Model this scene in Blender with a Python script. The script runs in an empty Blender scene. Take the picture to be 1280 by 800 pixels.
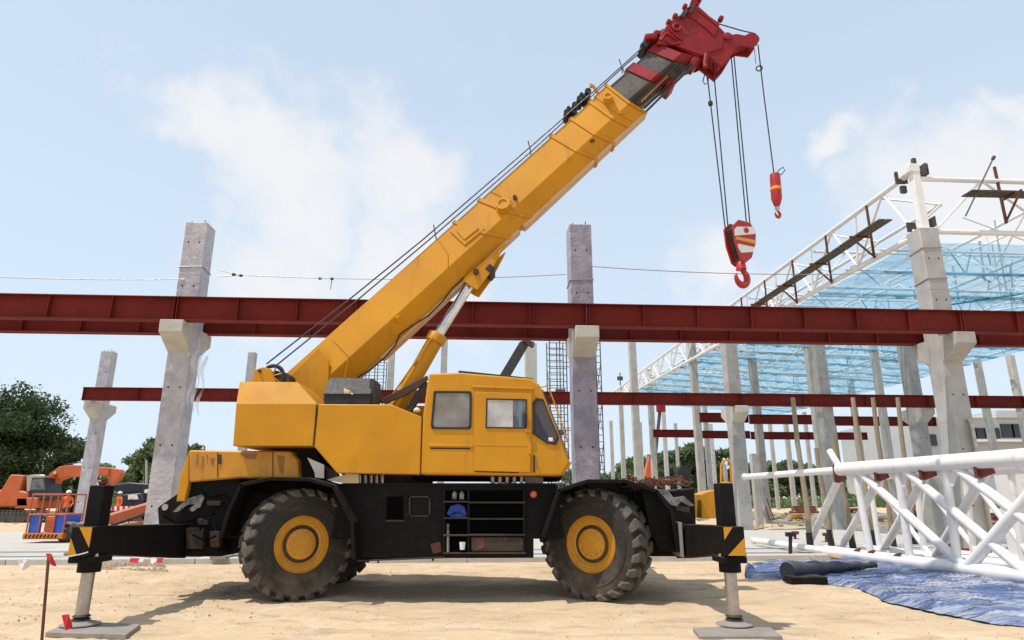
import bpy, bmesh, math, random
import numpy as np
from mathutils import Vector, Matrix, noise, Quaternion
R = math.radians
rnd = random.Random(7)
S = bpy.context.scene
COL = S.collection

# ------------------------------------------------------------------ camera
PITCH = R(15.2); FPX = 816.0; EYE = 1.4
cam = bpy.data.cameras.new('camera'); cam_o = bpy.data.objects.new('camera', cam); COL.objects.link(cam_o)
cam.lens = 36 * FPX / 1280; cam.sensor_width = 36; cam.clip_end = 6000; cam.clip_start = 0.1
cam_o.location = (0, 0, EYE); cam_o.rotation_euler = (R(90) + PITCH, 0, 0)
S.camera = cam_o

# ------------------------------------------------------------------ sun, sky, exposure
SUN_DIR = Vector((0.40, 0.20, -1.0)).normalized()      # the way the light travels
sun = bpy.data.lights.new('sun', 'SUN'); sun.energy = 4.0; sun.angle = R(0.6); sun.color = (1.0, 0.94, 0.85)
sun_o = bpy.data.objects.new('sun', sun); COL.objects.link(sun_o)
sun_o.rotation_euler = SUN_DIR.to_track_quat('-Z', 'Y').to_euler()
S.view_settings.view_transform = 'Standard'; S.view_settings.look = 'None'
S.view_settings.exposure = 0.0; S.view_settings.gamma = 1.0
W = bpy.data.worlds.new('World'); S.world = W; W.use_nodes = True
def make_world():
    nt = W.node_tree; N = nt.nodes; L = nt.links; N.clear()
    out = N.new('ShaderNodeOutputWorld'); bg = N.new('ShaderNodeBackground')
    sky = N.new('ShaderNodeTexSky'); sky.sky_type = 'NISHITA'; sky.sun_disc = False
    tosun = -SUN_DIR
    sky.sun_elevation = math.asin(tosun.z); sky.sun_rotation = math.atan2(tosun.x, tosun.y)
    sky.air_density = 1.0; sky.dust_density = 2.0; sky.ozone_density = 1.2
    bg.inputs['Strength'].default_value = 0.138
    tc = N.new('ShaderNodeTexCoord'); sep = N.new('ShaderNodeSeparateXYZ'); L.new(tc.outputs['Generated'], sep.inputs[0])
    def math_(op, a, b=None, clamp=False):
        m = N.new('ShaderNodeMath'); m.operation = op; m.use_clamp = clamp
        for i, v in enumerate((a, b)):
            if v is None: continue
            if isinstance(v, (int, float)): m.inputs[i].default_value = v
            else: L.new(v, m.inputs[i])
        return m.outputs[0]
    def mix(f, a, b):
        m = N.new('ShaderNodeMix'); m.data_type = 'RGBA'
        if isinstance(f, (int, float)): m.inputs[0].default_value = f
        else: L.new(f, m.inputs[0])
        for i, v in ((6, a), (7, b)):
            if isinstance(v, tuple): m.inputs[i].default_value = (*v, 1)
            else: L.new(v, m.inputs[i])
        return m.outputs[2]
    # thin haze: whitens the sky towards the horizon all the way round
    hz = math_('POWER', math_('SUBTRACT', 1.0, math_('ABSOLUTE', sep.outputs['Z'], None), True), 1.8)
    hz = math_('MULTIPLY', hz, 0.90, True)
    base = mix(hz, sky.outputs[0], (5.9, 6.5, 6.8))
    base = mix(0.62, base, (5.45, 6.6, 7.9))
    # clouds: soft cumulus banks, each a puff of noise round a direction, and a general broken layer
    nz = N.new('ShaderNodeTexNoise'); nz.inputs['Scale'].default_value = 5.5; nz.inputs['Detail'].default_value = 7; nz.inputs['Roughness'].default_value = 0.56
    L.new(tc.outputs['Generated'], nz.inputs['Vector'])
    nz2 = N.new('ShaderNodeTexNoise'); nz2.inputs['Scale'].default_value = 2.2; nz2.inputs['Detail'].default_value = 5
    L.new(tc.outputs['Generated'], nz2.inputs['Vector'])
    nw = N.new('ShaderNodeTexNoise'); nw.inputs['Scale'].default_value = 4.0; nw.inputs['Detail'].default_value = 8; nw.inputs['Roughness'].default_value = 0.6; L.new(tc.outputs['Generated'], nw.inputs['Vector'])
    wv = N.new('ShaderNodeVectorMath'); wv.operation = 'MULTIPLY_ADD'; L.new(nw.outputs['Color'], wv.inputs[0]); wv.inputs[1].default_value = (.36, .36, .36)
    wa = N.new('ShaderNodeVectorMath'); wa.operation = 'SUBTRACT'; L.new(tc.outputs['Generated'], wa.inputs[0]); wa.inputs[1].default_value = (.18, .18, .18); L.new(wa.outputs[0], wv.inputs[2])
    c_, s_ = math.cos(PITCH), math.sin(PITCH)
    def dirn(px, py):
        u = (px - 640) / FPX; v = (400 - py) / FPX
        return Vector((u, c_ - s_ * v, s_ + c_ * v)).normalized()
    def blob(px, py, r, soft):
        d = dirn(px, py); vm = N.new('ShaderNodeVectorMath'); vm.operation = 'DISTANCE'
        L.new(wv.outputs[0], vm.inputs[0]); vm.inputs[1].default_value = d
        mr = N.new('ShaderNodeMapRange'); mr.inputs['From Min'].default_value = r + soft; mr.inputs['From Max'].default_value = max(r - soft, 0)
        mr.interpolation_type = 'SMOOTHSTEP'; L.new(vm.outputs['Value'], mr.inputs['Value']); return mr.outputs[0]
    tot = None
    for b in [(235, 120, .07, .06), (300, 165, .09, .07), (350, 220, .10, .08), (430, 235, .10, .08), (505, 235, .09, .06), (350, 330, .12, .12), (250, 290, .06, .08), (520, 330, .08, .08), (590, 400, .07, .09),
              (1095, 168, .03, .045), (1190, 200, .05, .06), (1250, 195, .05, .05), (1240, 140, .035, .04), (1180, 260, .09, .09), (960, 320, .045, .05), (900, 350, .06, .07), (1290, 260, .12, .1)]:
        o = blob(*b); tot = o if tot is None else math_('MAXIMUM', tot, o)
    wide = math_('MULTIPLY', math_('SUBTRACT', nz2.outputs[0], 0.58, True), 2.5, True)
    tot = math_('MAXIMUM', tot, wide)
    m = math_('ADD', tot, math_('MULTIPLY', math_('SUBTRACT', nz.outputs[0], 0.5), 1.3))
    mr = N.new('ShaderNodeMapRange'); mr.inputs['From Min'].default_value = 0.15; mr.inputs['From Max'].default_value = 1.05; mr.interpolation_type = 'SMOOTHSTEP'
    L.new(m, mr.inputs['Value'])
    col = mix(math_('MULTIPLY', mr.outputs[0], 0.82), base, (6.9, 6.8, 6.8))
    L.new(col, bg.inputs['Color']); L.new(bg.outputs[0], out.inputs[0])
make_world()

# ------------------------------------------------------------------ pixel -> place (to carry over measured outlines)
_c, _s = math.cos(PITCH), math.sin(PITCH)
def P(px, py, Y):
    u = (px - 640) / FPX; v = (400 - py) / FPX; t = Y / (_c - _s * v)
    return Vector((u * t, Y, EYE + (_s + _c * v) * t))
def G(px, py, Z=0.0):
    u = (px - 640) / FPX; v = (400 - py) / FPX; t = (Z - EYE) / (_s + _c * v)
    return Vector((u * t, (_c - _s * v) * t, Z))
def Yat(py, Z, px=640):      # distance at which height Z shows at row py
    v = (400 - py) / FPX; t = (Z - EYE) / (_s + _c * v); return (_c - _s * v) * t

# ------------------------------------------------------------------ materials
def mat(name, col, col2=None, scale=3.0, rough=0.5, metal=0.0, bump=0.0, bscale=60.0, dirt=None, dirt_amt=0.0,
        streak=False, dust=None, dust_amt=0.0, spec=0.5, contrast=1.0, vary=0.0, coat=0.0, low=None):
    m = bpy.data.materials.new(name); m.use_nodes = True; nt = m.node_tree; N = nt.nodes; L = nt.links
    b = N['Principled BSDF']; b.inputs['Roughness'].default_value = rough; b.inputs['Metallic'].default_value = metal
    b.inputs['Specular IOR Level'].default_value = spec
    if coat: b.inputs['Coat Weight'].default_value = coat
    tc = N.new('ShaderNodeNewGeometry')
    def noi(sc, det=4, vec=None, r=0.55):
        n = N.new('ShaderNodeTexNoise'); n.inputs['Scale'].default_value = sc; n.inputs['Detail'].default_value = det; n.inputs['Roughness'].default_value = r
        L.new(vec or tc.outputs['Position'], n.inputs['Vector']); return n.outputs[0]
    def mr(v, a, c, lo=0.0, hi=1.0):
        n = N.new('ShaderNodeMapRange'); n.inputs['From Min'].default_value = a; n.inputs['From Max'].default_value = c
        n.inputs['To Min'].default_value = lo; n.inputs['To Max'].default_value = hi; L.new(v, n.inputs['Value']); return n.outputs[0]
    def mix(f, a, c):
        n = N.new('ShaderNodeMix'); n.data_type = 'RGBA'
        L.new(f, n.inputs[0]) if not isinstance(f, float) else setattr(n.inputs[0], 'default_value', f)
        for i, v in ((6, a), (7, c)):
            if isinstance(v, tuple): n.inputs[i].default_value = (*v, 1)
            else: L.new(v, n.inputs[i])
        return n.outputs[2]
    col2 = col2 or tuple(x * 0.82 for x in col)
    half = 0.22 / contrast
    c = mix(mr(noi(scale), 0.5 - half, 0.5 + half), col, col2)
    if streak or dirt:
        vec = None
        mp = N.new('ShaderNodeMapping'); mp.inputs['Scale'].default_value = (1, 1, 0.16 if streak else 1); L.new(tc.outputs['Position'], mp.inputs[0])
        st = noi(scale * (5 if streak else 2.2), 6, mp.outputs[0], 0.65)
        d = dirt or tuple(x * 0.5 for x in col)
        c = mix(mr(st, 0.56, 0.74, 0, dirt_amt), c, d)
    if low:     # splashed mud, thick near the ground
        sp = N.new('ShaderNodeSeparateXYZ'); L.new(tc.outputs['Position'], sp.inputs[0])
        a = N.new('ShaderNodeMath'); a.operation = 'ADD'; L.new(mr(noi(5), 0.3, 0.7, -0.35, 0.35), a.inputs[0]); L.new(sp.outputs['Z'], a.inputs[1])
        c = mix(mr(a.outputs[0], low[1], 0.0, 0, low[2]), c, low[0])
    if dust:
        sp = N.new('ShaderNodeSeparateXYZ'); L.new(tc.outputs['Normal'], sp.inputs[0])
        a = mr(sp.outputs['Z'], 0.25, 0.9, 0, dust_amt)
        mu = N.new('ShaderNodeMath'); mu.operation = 'MULTIPLY'; L.new(a, mu.inputs[0]); L.new(mr(noi(7), 0.3, 0.65), mu.inputs[1])
        c = mix(mu.outputs[0], c, dust)
    if vary:
        oi = N.new('ShaderNodeObjectInfo'); hs = N.new('ShaderNodeHueSaturation'); L.new(c, hs.inputs['Color'])
        L.new(mr(oi.outputs['Random'], 0, 1, 1 - vary, 1 + vary), hs.inputs['Value']); c = hs.outputs[0]
    L.new(c, b.inputs['Base Color'])
    L.new(mr(noi(scale * 4), 0.3, 0.7, max(rough - 0.08, 0.03), min(rough + 0.1, 1)), b.inputs['Roughness'])
    if bump:
        bp = N.new('ShaderNodeBump'); bp.inputs['Strength'].default_value = bump; bp.inputs['Distance'].default_value = 0.02
        L.new(noi(bscale, 5), bp.inputs['Height']); L.new(bp.outputs[0], b.inputs['Normal'])
    return m
DUST = (0.42, 0.33, 0.22)
M = {}
M['yellow'] = mat('yellow_paint', (0.60, 0.27, 0.008), (0.50, 0.215, 0.008), 1.1, 0.45, bump=0.06, bscale=14, dirt=(0.33, 0.15, 0.02), dirt_amt=0.6, streak=True, dust=(0.66, 0.42, 0.12), dust_amt=0.3, spec=0.28, contrast=1.2)
M['yellow_dirty'] = mat('stained_yellow_paint', (0.60, 0.27, 0.012), (0.45, 0.19, 0.015), 3, 0.5, bump=0.08, dirt=(0.16, 0.08, 0.025), dirt_amt=0.85, streak=True, dust=(0.6, 0.42, 0.2), dust_amt=0.4)
M['stain'] = mat('oily_stain', (0.33, 0.15, 0.02), (0.22, 0.10, 0.02), 12, 0.5)
M['yellow_rim'] = mat('wheel_yellow_paint', (0.62, 0.29, 0.012), (0.50, 0.22, 0.012), 6, 0.5, bump=0.06, dirt=(0.26, 0.13, 0.03), dirt_amt=0.6, contrast=1.2)
M['black'] = mat('black_frame_paint', (0.008, 0.0075, 0.007), (0.012, 0.011, 0.010), 3, 0.6, bump=0.1, bscale=25, dirt=(0.03, 0.022, 0.015), dirt_amt=0.6, dust=(0.14, 0.11, 0.075), dust_amt=0.45, spec=0.1)
M['black_rusty'] = mat('rusty_black_steel', (0.022, 0.017, 0.014), (0.055, 0.032, 0.018), 5, 0.7, bump=0.15, dirt=(0.12, 0.06, 0.025), dirt_amt=0.8, contrast=1.5)
M['rubber'] = mat('tyre_rubber', (0.028, 0.026, 0.024), (0.045, 0.04, 0.034), 5, 0.85, bump=0.25, bscale=80, dirt=(0.13, 0.10, 0.07), dirt_amt=0.5, dust=DUST, dust_amt=0.25, spec=0.25, low=((0.2, 0.15, 0.1), 0.55, 0.5))
M['tread'] = mat('dusty_tread_rubber', (0.155, 0.138, 0.118), (0.085, 0.075, 0.063), 9, 0.9, bump=0.3, bscale=60, dirt=(0.19, 0.155, 0.115), dirt_amt=0.7, spec=0.2)
M['seal'] = mat('black_rubber_seal', (0.012, 0.012, 0.012), None, 3, 0.6)
M['chrome'] = mat('hydraulic_chrome', (0.78, 0.77, 0.76), (0.6, 0.58, 0.55), 5, 0.24, 1.0, dirt=(0.3, 0.25, 0.2), dirt_amt=0.3)
M['steel_rod'] = mat('worn_steel', (0.50, 0.46, 0.42), (0.36, 0.33, 0.29), 9, 0.38, 0.85, bump=0.06, dirt=(0.22, 0.15, 0.1), dirt_amt=0.6)
M['red'] = mat('red_head_paint', (0.27, 0.010, 0.014), (0.20, 0.009, 0.012), 4, 0.5, spec=0.3, bump=0.1, bscale=30, dirt=(0.10, 0.012, 0.012), dirt_amt=0.6, contrast=1.3)
M['hook_red'] = mat('hook_red_paint', (0.46, 0.02, 0.014), (0.36, 0.014, 0.012), 8, 0.45, dirt=(0.14, 0.02, 0.015), dirt_amt=0.6)
M['white_paint'] = mat('white_paint', (0.80, 0.78, 0.75), (0.72, 0.70, 0.66), 4, 0.4, dirt=(0.5, 0.42, 0.34), dirt_amt=0.35)
M['orange_stripe'] = mat('orange_stripe_paint', (0.85, 0.33, 0.02), None, 4, 0.5)
M['inner_boom'] = mat('greased_boom_steel', (0.045, 0.040, 0.034), (0.09, 0.072, 0.052), 3, 0.42, bump=0.12, dirt=(0.022, 0.018, 0.015), dirt_amt=0.9, contrast=1.8)
M['grey_box'] = mat('dark_grey_box_paint', (0.06, 0.058, 0.055), (0.045, 0.043, 0.04), 5, 0.55, spec=0.25)
M['concrete'] = mat('precast_concrete', (0.44, 0.425, 0.40), (0.35, 0.335, 0.315), 1.8, 0.88, bump=0.35, bscale=35, dirt=(0.22, 0.20, 0.19), dirt_amt=0.55, streak=True, contrast=1.5, vary=0.07)
M['concrete_pale'] = mat('pale_fresh_concrete', (0.53, 0.505, 0.45), (0.45, 0.43, 0.38), 3, 0.85, bump=0.25, bscale=40, dirt=(0.36, 0.32, 0.25), dirt_amt=0.6, contrast=1.5)
M['wrap'] = mat('plastic_wrapped_concrete', (0.47, 0.45, 0.455), (0.36, 0.335, 0.36), 3.2, 0.36, bump=0.9, bscale=14, dirt=(0.64, 0.62, 0.62), dirt_amt=0.8, contrast=1.7, vary=0.05)
M['wrap_lilac'] = mat('lilac_plastic_wrap', (0.335, 0.30, 0.345), (0.235, 0.205, 0.25), 3.2, 0.38, bump=0.9, bscale=14, dirt=(0.46, 0.43, 0.46), dirt_amt=0.7, contrast=1.7)
M['beam_red'] = mat('red_oxide_steel', (0.17, 0.019, 0.013), (0.125, 0.015, 0.011), 1.2, 0.7, spec=0.15, bump=0.05, dirt=(0.085, 0.018, 0.014), dirt_amt=0.5, streak=True, contrast=1.4, vary=0.06)
M['white_steel'] = mat('white_painted_steel', (0.82, 0.80, 0.78), (0.74, 0.72, 0.69), 2, 0.42, dirt=(0.50, 0.40, 0.30), dirt_amt=0.55, bump=0.03, vary=0.03)
M['blue_steel'] = mat('blue_painted_steel', (0.06, 0.26, 0.40), None, 3, 0.5)
M['plank'] = mat('weathered_scaffold_board', (0.11, 0.085, 0.055), (0.06, 0.048, 0.035), 6, 0.85, bump=0.3, vary=0.2)
M['rust'] = mat('rusted_steel', (0.16, 0.055, 0.025), (0.09, 0.032, 0.018), 14, 0.8, bump=0.2)
M['joint_red'] = mat('primer_red_plate', (0.20, 0.03, 0.022), None, 6, 0.6)
M['wood'] = mat('pale_pole_wood', (0.36, 0.29, 0.20), (0.26, 0.205, 0.14), 8, 0.85, bump=0.3, dirt=(0.16, 0.12, 0.08), dirt_amt=0.6, streak=True, vary=0.15)
M['cable'] = mat('wire_rope', (0.05, 0.05, 0.055), None, 5, 0.5, 0.6)
M['wire'] = mat('galvanised_wire', (0.35, 0.34, 0.33), None, 5, 0.5, 0.5)
M['orange'] = mat('orange_machine_paint', (0.58, 0.12, 0.022), (0.44, 0.085, 0.02), 2.5, 0.5, bump=0.05, dirt=(0.2, 0.08, 0.04), dirt_amt=0.6, dust=DUST, dust_amt=0.4)
M['blue_plastic'] = mat('blue_plastic', (0.025, 0.11, 0.52), (0.02, 0.08, 0.4), 4, 0.4)
M['blue_rag'] = mat('faded_blue_cloth', (0.02, 0.075, 0.33), (0.012, 0.04, 0.18), 14, 0.85, bump=0.6, bscale=30)
M['bracket_grey'] = mat('scuffed_grey_steel', (0.26, 0.25, 0.23), (0.10, 0.095, 0.09), 9, 0.7, dirt=(0.03, 0.03, 0.03), dirt_amt=0.9, contrast=2)
M['void'] = mat('shadowed_black_steel', (0.004, 0.004, 0.004), None, 4, 0.9, spec=0.0)  # blackness stands for shade inside openings; the hoses share it
M['dark_metal'] = mat('dark_dusty_metal', (0.045, 0.042, 0.04), (0.09, 0.08, 0.068), 4, 0.7, bump=0.15, dust=DUST, dust_amt=0.5)
M['navy'] = mat('dark_blue_machine_paint', (0.018, 0.024, 0.042), None, 4, 0.5, dust=DUST, dust_amt=0.3)
M['tarp_grey'] = mat('silver_tarp', (0.34, 0.37, 0.44), (0.17, 0.21, 0.31), 3.5, 0.5, bump=0.5, bscale=12, dirt=(0.08, 0.11, 0.20), dirt_amt=0.9, contrast=2)
M['tarp_blue'] = mat('blue_tarp', (0.075, 0.13, 0.34), (0.13, 0.19, 0.42), 4, 0.5, bump=0.5, bscale=12, dirt=(0.28, 0.33, 0.45), dirt_amt=0.6)
M['flag_red'] = mat('red_flag_cloth', (0.55, 0.02, 0.03), None, 20, 0.7)
M['flag_white'] = mat('white_flag_cloth', (0.8, 0.78, 0.75), None, 20, 0.7)
M['skin'] = mat('skin', (0.30, 0.16, 0.10), None, 20, 0.6)
M['vest_o'] = mat('orange_work_vest', (0.80, 0.15, 0.03), None, 20, 0.8)
M['vest_y'] = mat('yellow_work_vest', (0.70, 0.78, 0.06), None, 20, 0.8)
M['denim'] = mat('dark_work_trousers', (0.045, 0.055, 0.085), None, 20, 0.9)
M['bark'] = mat('tree_bark', (0.09, 0.068, 0.05), (0.055, 0.042, 0.03), 12, 0.95, bump=0.5)
M['brown_strap'] = mat('brown_hose_cover', (0.075, 0.038, 0.022), None, 7, 0.75, bump=0.1)
M['pale_lit_yellow'] = mat('ground_lit_pale_yellow', (0.62, 0.42, 0.26), (0.55, 0.34, 0.16), 5, 0.7)  # pale yellow with ground light painted into it
M['cream'] = mat('cream_plate', (0.60, 0.50, 0.28), None, 5, 0.6)
M['reflector'] = mat('orange_reflector', (0.7, 0.12, 0.04), None, 5, 0.25)
M['wall_grey'] = mat('pale_cladding', (0.52, 0.53, 0.54), (0.46, 0.47, 0.49), 0.3, 0.7)
M['dark_open'] = mat('dark_window_glass', (0.03, 0.033, 0.038), None, 0.6, 0.3)
M['slab'] = mat('pale_concrete_paving', (0.50, 0.475, 0.43), (0.42, 0.395, 0.35), 0.8, 0.9, bump=0.2, bscale=20, dirt=(0.34, 0.28, 0.20), dirt_amt=0.6, vary=0.05)
M['board'] = mat('grey_ply_pad', (0.30, 0.265, 0.235), (0.22, 0.19, 0.165), 4, 0.85, bump=0.2, dirt=(0.4, 0.33, 0.25), dirt_amt=0.6)
M['stone'] = mat('sandy_clod', (0.40, 0.30, 0.19), (0.28, 0.21, 0.14), 9, 0.95, bump=0.3)
M['scaffold'] = mat('scaffold_tube', (0.13, 0.125, 0.12), None, 6, 0.6, 0.4)

def glass_mat(name, col, rough=0.08, alpha=0.65):
    m = bpy.data.materials.new(name); m.use_nodes = True; b = m.node_tree.nodes['Principled BSDF']
    b.inputs['Base Color'].default_value = (*col, 1); b.inputs['Roughness'].default_value = rough; b.inputs['Alpha'].default_value = alpha
    b.inputs['Coat Weight'].default_value = 0.4
    nt = m.node_tree; N = nt.nodes; L = nt.links; g = N.new('ShaderNodeNewGeometry'); n = N.new('ShaderNodeTexNoise'); n.inputs['Scale'].default_value = 3.5; n.inputs['Detail'].default_value = 6; L.new(g.outputs['Position'], n.inputs['Vector'])
    mr = N.new('ShaderNodeMapRange'); mr.inputs['From Min'].default_value = .35; mr.inputs['From Max'].default_value = .68; mr.inputs['To Min'].default_value = alpha - .15; mr.inputs['To Max'].default_value = min(1, alpha + .12); L.new(n.outputs[0], mr.inputs['Value']); L.new(mr.outputs[0], b.inputs['Alpha'])
    cr_ = N.new('ShaderNodeMix'); cr_.data_type = 'RGBA'; L.new(n.outputs[0], cr_.inputs[0]); cr_.inputs[6].default_value = (*[c * .55 for c in col], 1); cr_.inputs[7].default_value = (*[min(1, c * 1.5) for c in col], 1); L.new(cr_.outputs[2], b.inputs['Base Color'])
    return m
M['film'] = glass_mat('clear_plastic_film', (0.75, 0.72, 0.74), 0.35, 0.45)
M['glass_dusty'] = glass_mat('dusty_glass', (0.22, 0.21, 0.19), 0.3, 0.85)
M['glass_dark'] = glass_mat('tinted_glass', (0.04, 0.045, 0.06), 0.05, 0.72)
M['glass_clear'] = glass_mat('clear_glass', (0.30, 0.30, 0.30), 0.05, 0.25)

def ground_mat():
    m = bpy.data.materials.new('sandy_soil'); m.use_nodes = True; nt = m.node_tree; N = nt.nodes; L = nt.links
    b = N['Principled BSDF']; b.inputs['Roughness'].default_value = 0.95; b.inputs['Specular IOR Level'].default_value = 0.15
    g = N.new('ShaderNodeNewGeometry')
    def noi(sc, det=5, r=0.6, vs=None):
        n = N.new('ShaderNodeTexNoise'); n.inputs['Scale'].default_value = sc; n.inputs['Detail'].default_value = det; n.inputs['Roughness'].default_value = r
        if vs:
            mp = N.new('ShaderNodeMapping'); mp.inputs['Scale'].default_value = vs; L.new(g.outputs['Position'], mp.inputs[0]); L.new(mp.outputs[0], n.inputs['Vector'])
        else: L.new(g.outputs['Position'], n.inputs['Vector'])
        return n.outputs[0]
    def ramp(v, a, c):
        n = N.new('ShaderNodeMapRange'); n.inputs['From Min'].default_value = a; n.inputs['From Max'].default_value = c; L.new(v, n.inputs['Value']); return n.outputs[0]
    def mix(f, a, c):
        n = N.new('ShaderNodeMix'); n.data_type = 'RGBA'; L.new(f, n.inputs[0])
        for i, v in ((6, a), (7, c)):
            if isinstance(v, tuple): n.inputs[i].default_value = (*v, 1)
            else: L.new(v, n.inputs[i])
        return n.outputs[2]
    c = mix(ramp(noi(0.55), 0.35, 0.65), (0.65, 0.49, 0.325), (0.55, 0.41, 0.26))
    c = mix(ramp(noi(3.2, 6, 0.65, (0.35, 1, 1)), 0.50, 0.72), c, (0.38, 0.28, 0.185))
    c = mix(ramp(noi(1.7, 6), 0.58, 0.75), c, (0.70, 0.575, 0.43))
    c = mix(ramp(noi(26, 5, 0.7), 0.56, 0.75), c, (0.33, 0.235, 0.145))
    L.new(c, b.inputs['Base Color'])
    bp = N.new('ShaderNodeBump'); bp.inputs['Strength'].default_value = 0.55; bp.inputs['Distance'].default_value = 0.03
    ad = N.new('ShaderNodeMath'); ad.operation = 'ADD'; L.new(noi(9, 6, 0.7), ad.inputs[0]); L.new(noi(45, 4, 0.7), ad.inputs[1])
    L.new(ad.outputs[0], bp.inputs['Height']); L.new(bp.outputs[0], b.inputs['Normal'])
    return m
M['soil'] = ground_mat()

def tarp_mat():
    m = bpy.data.materials.new('woven_tarpaulin'); m.use_nodes = True; nt = m.node_tree; N = nt.nodes; L = nt.links
    b = N['Principled BSDF']; b.inputs['Roughness'].default_value = 0.75; b.inputs['Specular IOR Level'].default_value = 0.15
    g = N.new('ShaderNodeNewGeometry')
    def noi(sc, vs, det=5):
        n = N.new('ShaderNodeTexNoise'); n.inputs['Scale'].default_value = sc; n.inputs['Detail'].default_value = det; n.inputs['Roughness'].default_value = .62; n.inputs['Distortion'].default_value = .8
        mp = N.new('ShaderNodeMapping'); mp.inputs['Scale'].default_value = vs; mp.inputs['Rotation'].default_value = (0, 0, .35); L.new(g.outputs['Position'], mp.inputs[0]); L.new(mp.outputs[0], n.inputs['Vector']); return n.outputs[0]
    def ramp(v, a, c):
        n = N.new('ShaderNodeMapRange'); n.inputs['From Min'].default_value = a; n.inputs['From Max'].default_value = c; L.new(v, n.inputs['Value']); return n.outputs[0]
    def mix(f, a, c):
        n = N.new('ShaderNodeMix'); n.data_type = 'RGBA'; L.new(f, n.inputs[0])
        for i, v in ((6, a), (7, c)):
            if isinstance(v, tuple): n.inputs[i].default_value = (*v, 1)
            else: L.new(v, n.inputs[i])
        return n.outputs[2]
    c = mix(ramp(noi(.9, (1, 2.4, 1)), .44, .62), (.095, .145, .30), (.37, .39, .44))
    c = mix(ramp(noi(3.2, (.5, 3.2, 1)), .47, .60), c, (.06, .075, .125))  # dark streaks painted in as the shade of creases
    c = mix(ramp(noi(5, (.6, 2.6, 1)), .58, .74), c, (.50, .53, .60))
    L.new(c, b.inputs['Base Color']); bp = N.new('ShaderNodeBump'); bp.inputs['Strength'].default_value = .35; bp.inputs['Distance'].default_value = .03
    L.new(noi(4.5, (.8, 2.2, 1), 7), bp.inputs['Height']); L.new(bp.outputs[0], b.inputs['Normal']); return m
M['tarp'] = tarp_mat()

def leaf_mat(name, c1, c2):
    m = bpy.data.materials.new(name); m.use_nodes = True; nt = m.node_tree; N = nt.nodes; L = nt.links
    b = N['Principled BSDF']; b.inputs['Roughness'].default_value = 0.6; b.inputs['Specular IOR Level'].default_value = 0.25
    g = N.new('ShaderNodeNewGeometry'); mx = N.new('ShaderNodeMix'); mx.data_type = 'RGBA'
    L.new(g.outputs['Random Per Island'], mx.inputs[0]); mx.inputs[6].default_value = (*c1, 1); mx.inputs[7].default_value = (*c2, 1)
    oi = N.new('ShaderNodeObjectInfo'); hs = N.new('ShaderNodeHueSaturation'); mr = N.new('ShaderNodeMapRange')
    mr.inputs['To Min'].default_value = 0.8; mr.inputs['To Max'].default_value = 1.25; L.new(oi.outputs['Random'], mr.inputs['Value']); L.new(mr.outputs[0], hs.inputs['Value'])
    L.new(mx.outputs[2], hs.inputs['Color']); L.new(hs.outputs[0], b.inputs['Base Color'])
    tr = N.new('ShaderNodeBsdfTranslucent'); L.new(hs.outputs[0], tr.inputs['Color']); ms = N.new('ShaderNodeMixShader'); ms.inputs[0].default_value = 0.3
    L.new(b.outputs[0], ms.inputs[1]); L.new(tr.outputs[0], ms.inputs[2]); L.new(ms.outputs[0], N['Material Output'].inputs[0])
    return m
M['leaf_dark'] = leaf_mat('dark_foliage', (0.030, 0.052, 0.020), (0.065, 0.10, 0.036))
M['leaf_mid'] = leaf_mat('mid_foliage', (0.09, 0.135, 0.055), (0.15, 0.205, 0.09))  # greens lightened to carry some distance haze
M['leaf_haze'] = leaf_mat('hazed_foliage', (0.14, 0.20, 0.09), (0.20, 0.27, 0.13))  # paler still, distance haze painted into the leaf colour

def net_mat(name, col, lo, hi):
    m = bpy.data.materials.new(name); m.use_nodes = True; nt = m.node_tree; N = nt.nodes; L = nt.links
    N.remove(N['Principled BSDF'])
    d = N.new('ShaderNodeBsdfDiffuse'); t = N.new('ShaderNodeBsdfTranslucent'); tp = N.new('ShaderNodeBsdfTransparent')
    for x in (d, t): x.inputs['Color'].default_value = (*col, 1)
    tp.inputs['Color'].default_value = (0.76, 0.87, 0.94, 1)
    m1 = N.new('ShaderNodeMixShader'); m1.inputs[0].default_value = 0.6; L.new(d.outputs[0], m1.inputs[1]); L.new(t.outputs[0], m1.inputs[2])
    g = N.new('ShaderNodeNewGeometry'); n = N.new('ShaderNodeTexNoise'); n.inputs['Scale'].default_value = 0.9; n.inputs['Detail'].default_value = 4
    mp = N.new('ShaderNodeMapping'); mp.inputs['Scale'].default_value = (0.5, 2.2, 1); L.new(g.outputs['Position'], mp.inputs[0]); L.new(mp.outputs[0], n.inputs['Vector'])
    mr = N.new('ShaderNodeMapRange'); mr.inputs['From Min'].default_value = 0.35; mr.inputs['From Max'].default_value = 0.65; mr.inputs['To Min'].default_value = lo; mr.inputs['To Max'].default_value = hi
    L.new(n.outputs[0], mr.inputs['Value']); m2 = N.new('ShaderNodeMixShader'); L.new(mr.outputs[0], m2.inputs[0]); L.new(tp.outputs[0], m2.inputs[1]); L.new(m1.outputs[0], m2.inputs[2])
    L.new(m2.outputs[0], N['Material Output'].inputs[0]); return m
M['net'] = net_mat('blue_net_mesh', (0.20, 0.42, 0.56), 0.26, 0.55)
M['net_fold'] = net_mat('folded_blue_net', (0.06, 0.30, 0.42), 0.3, 0.75)

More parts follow.
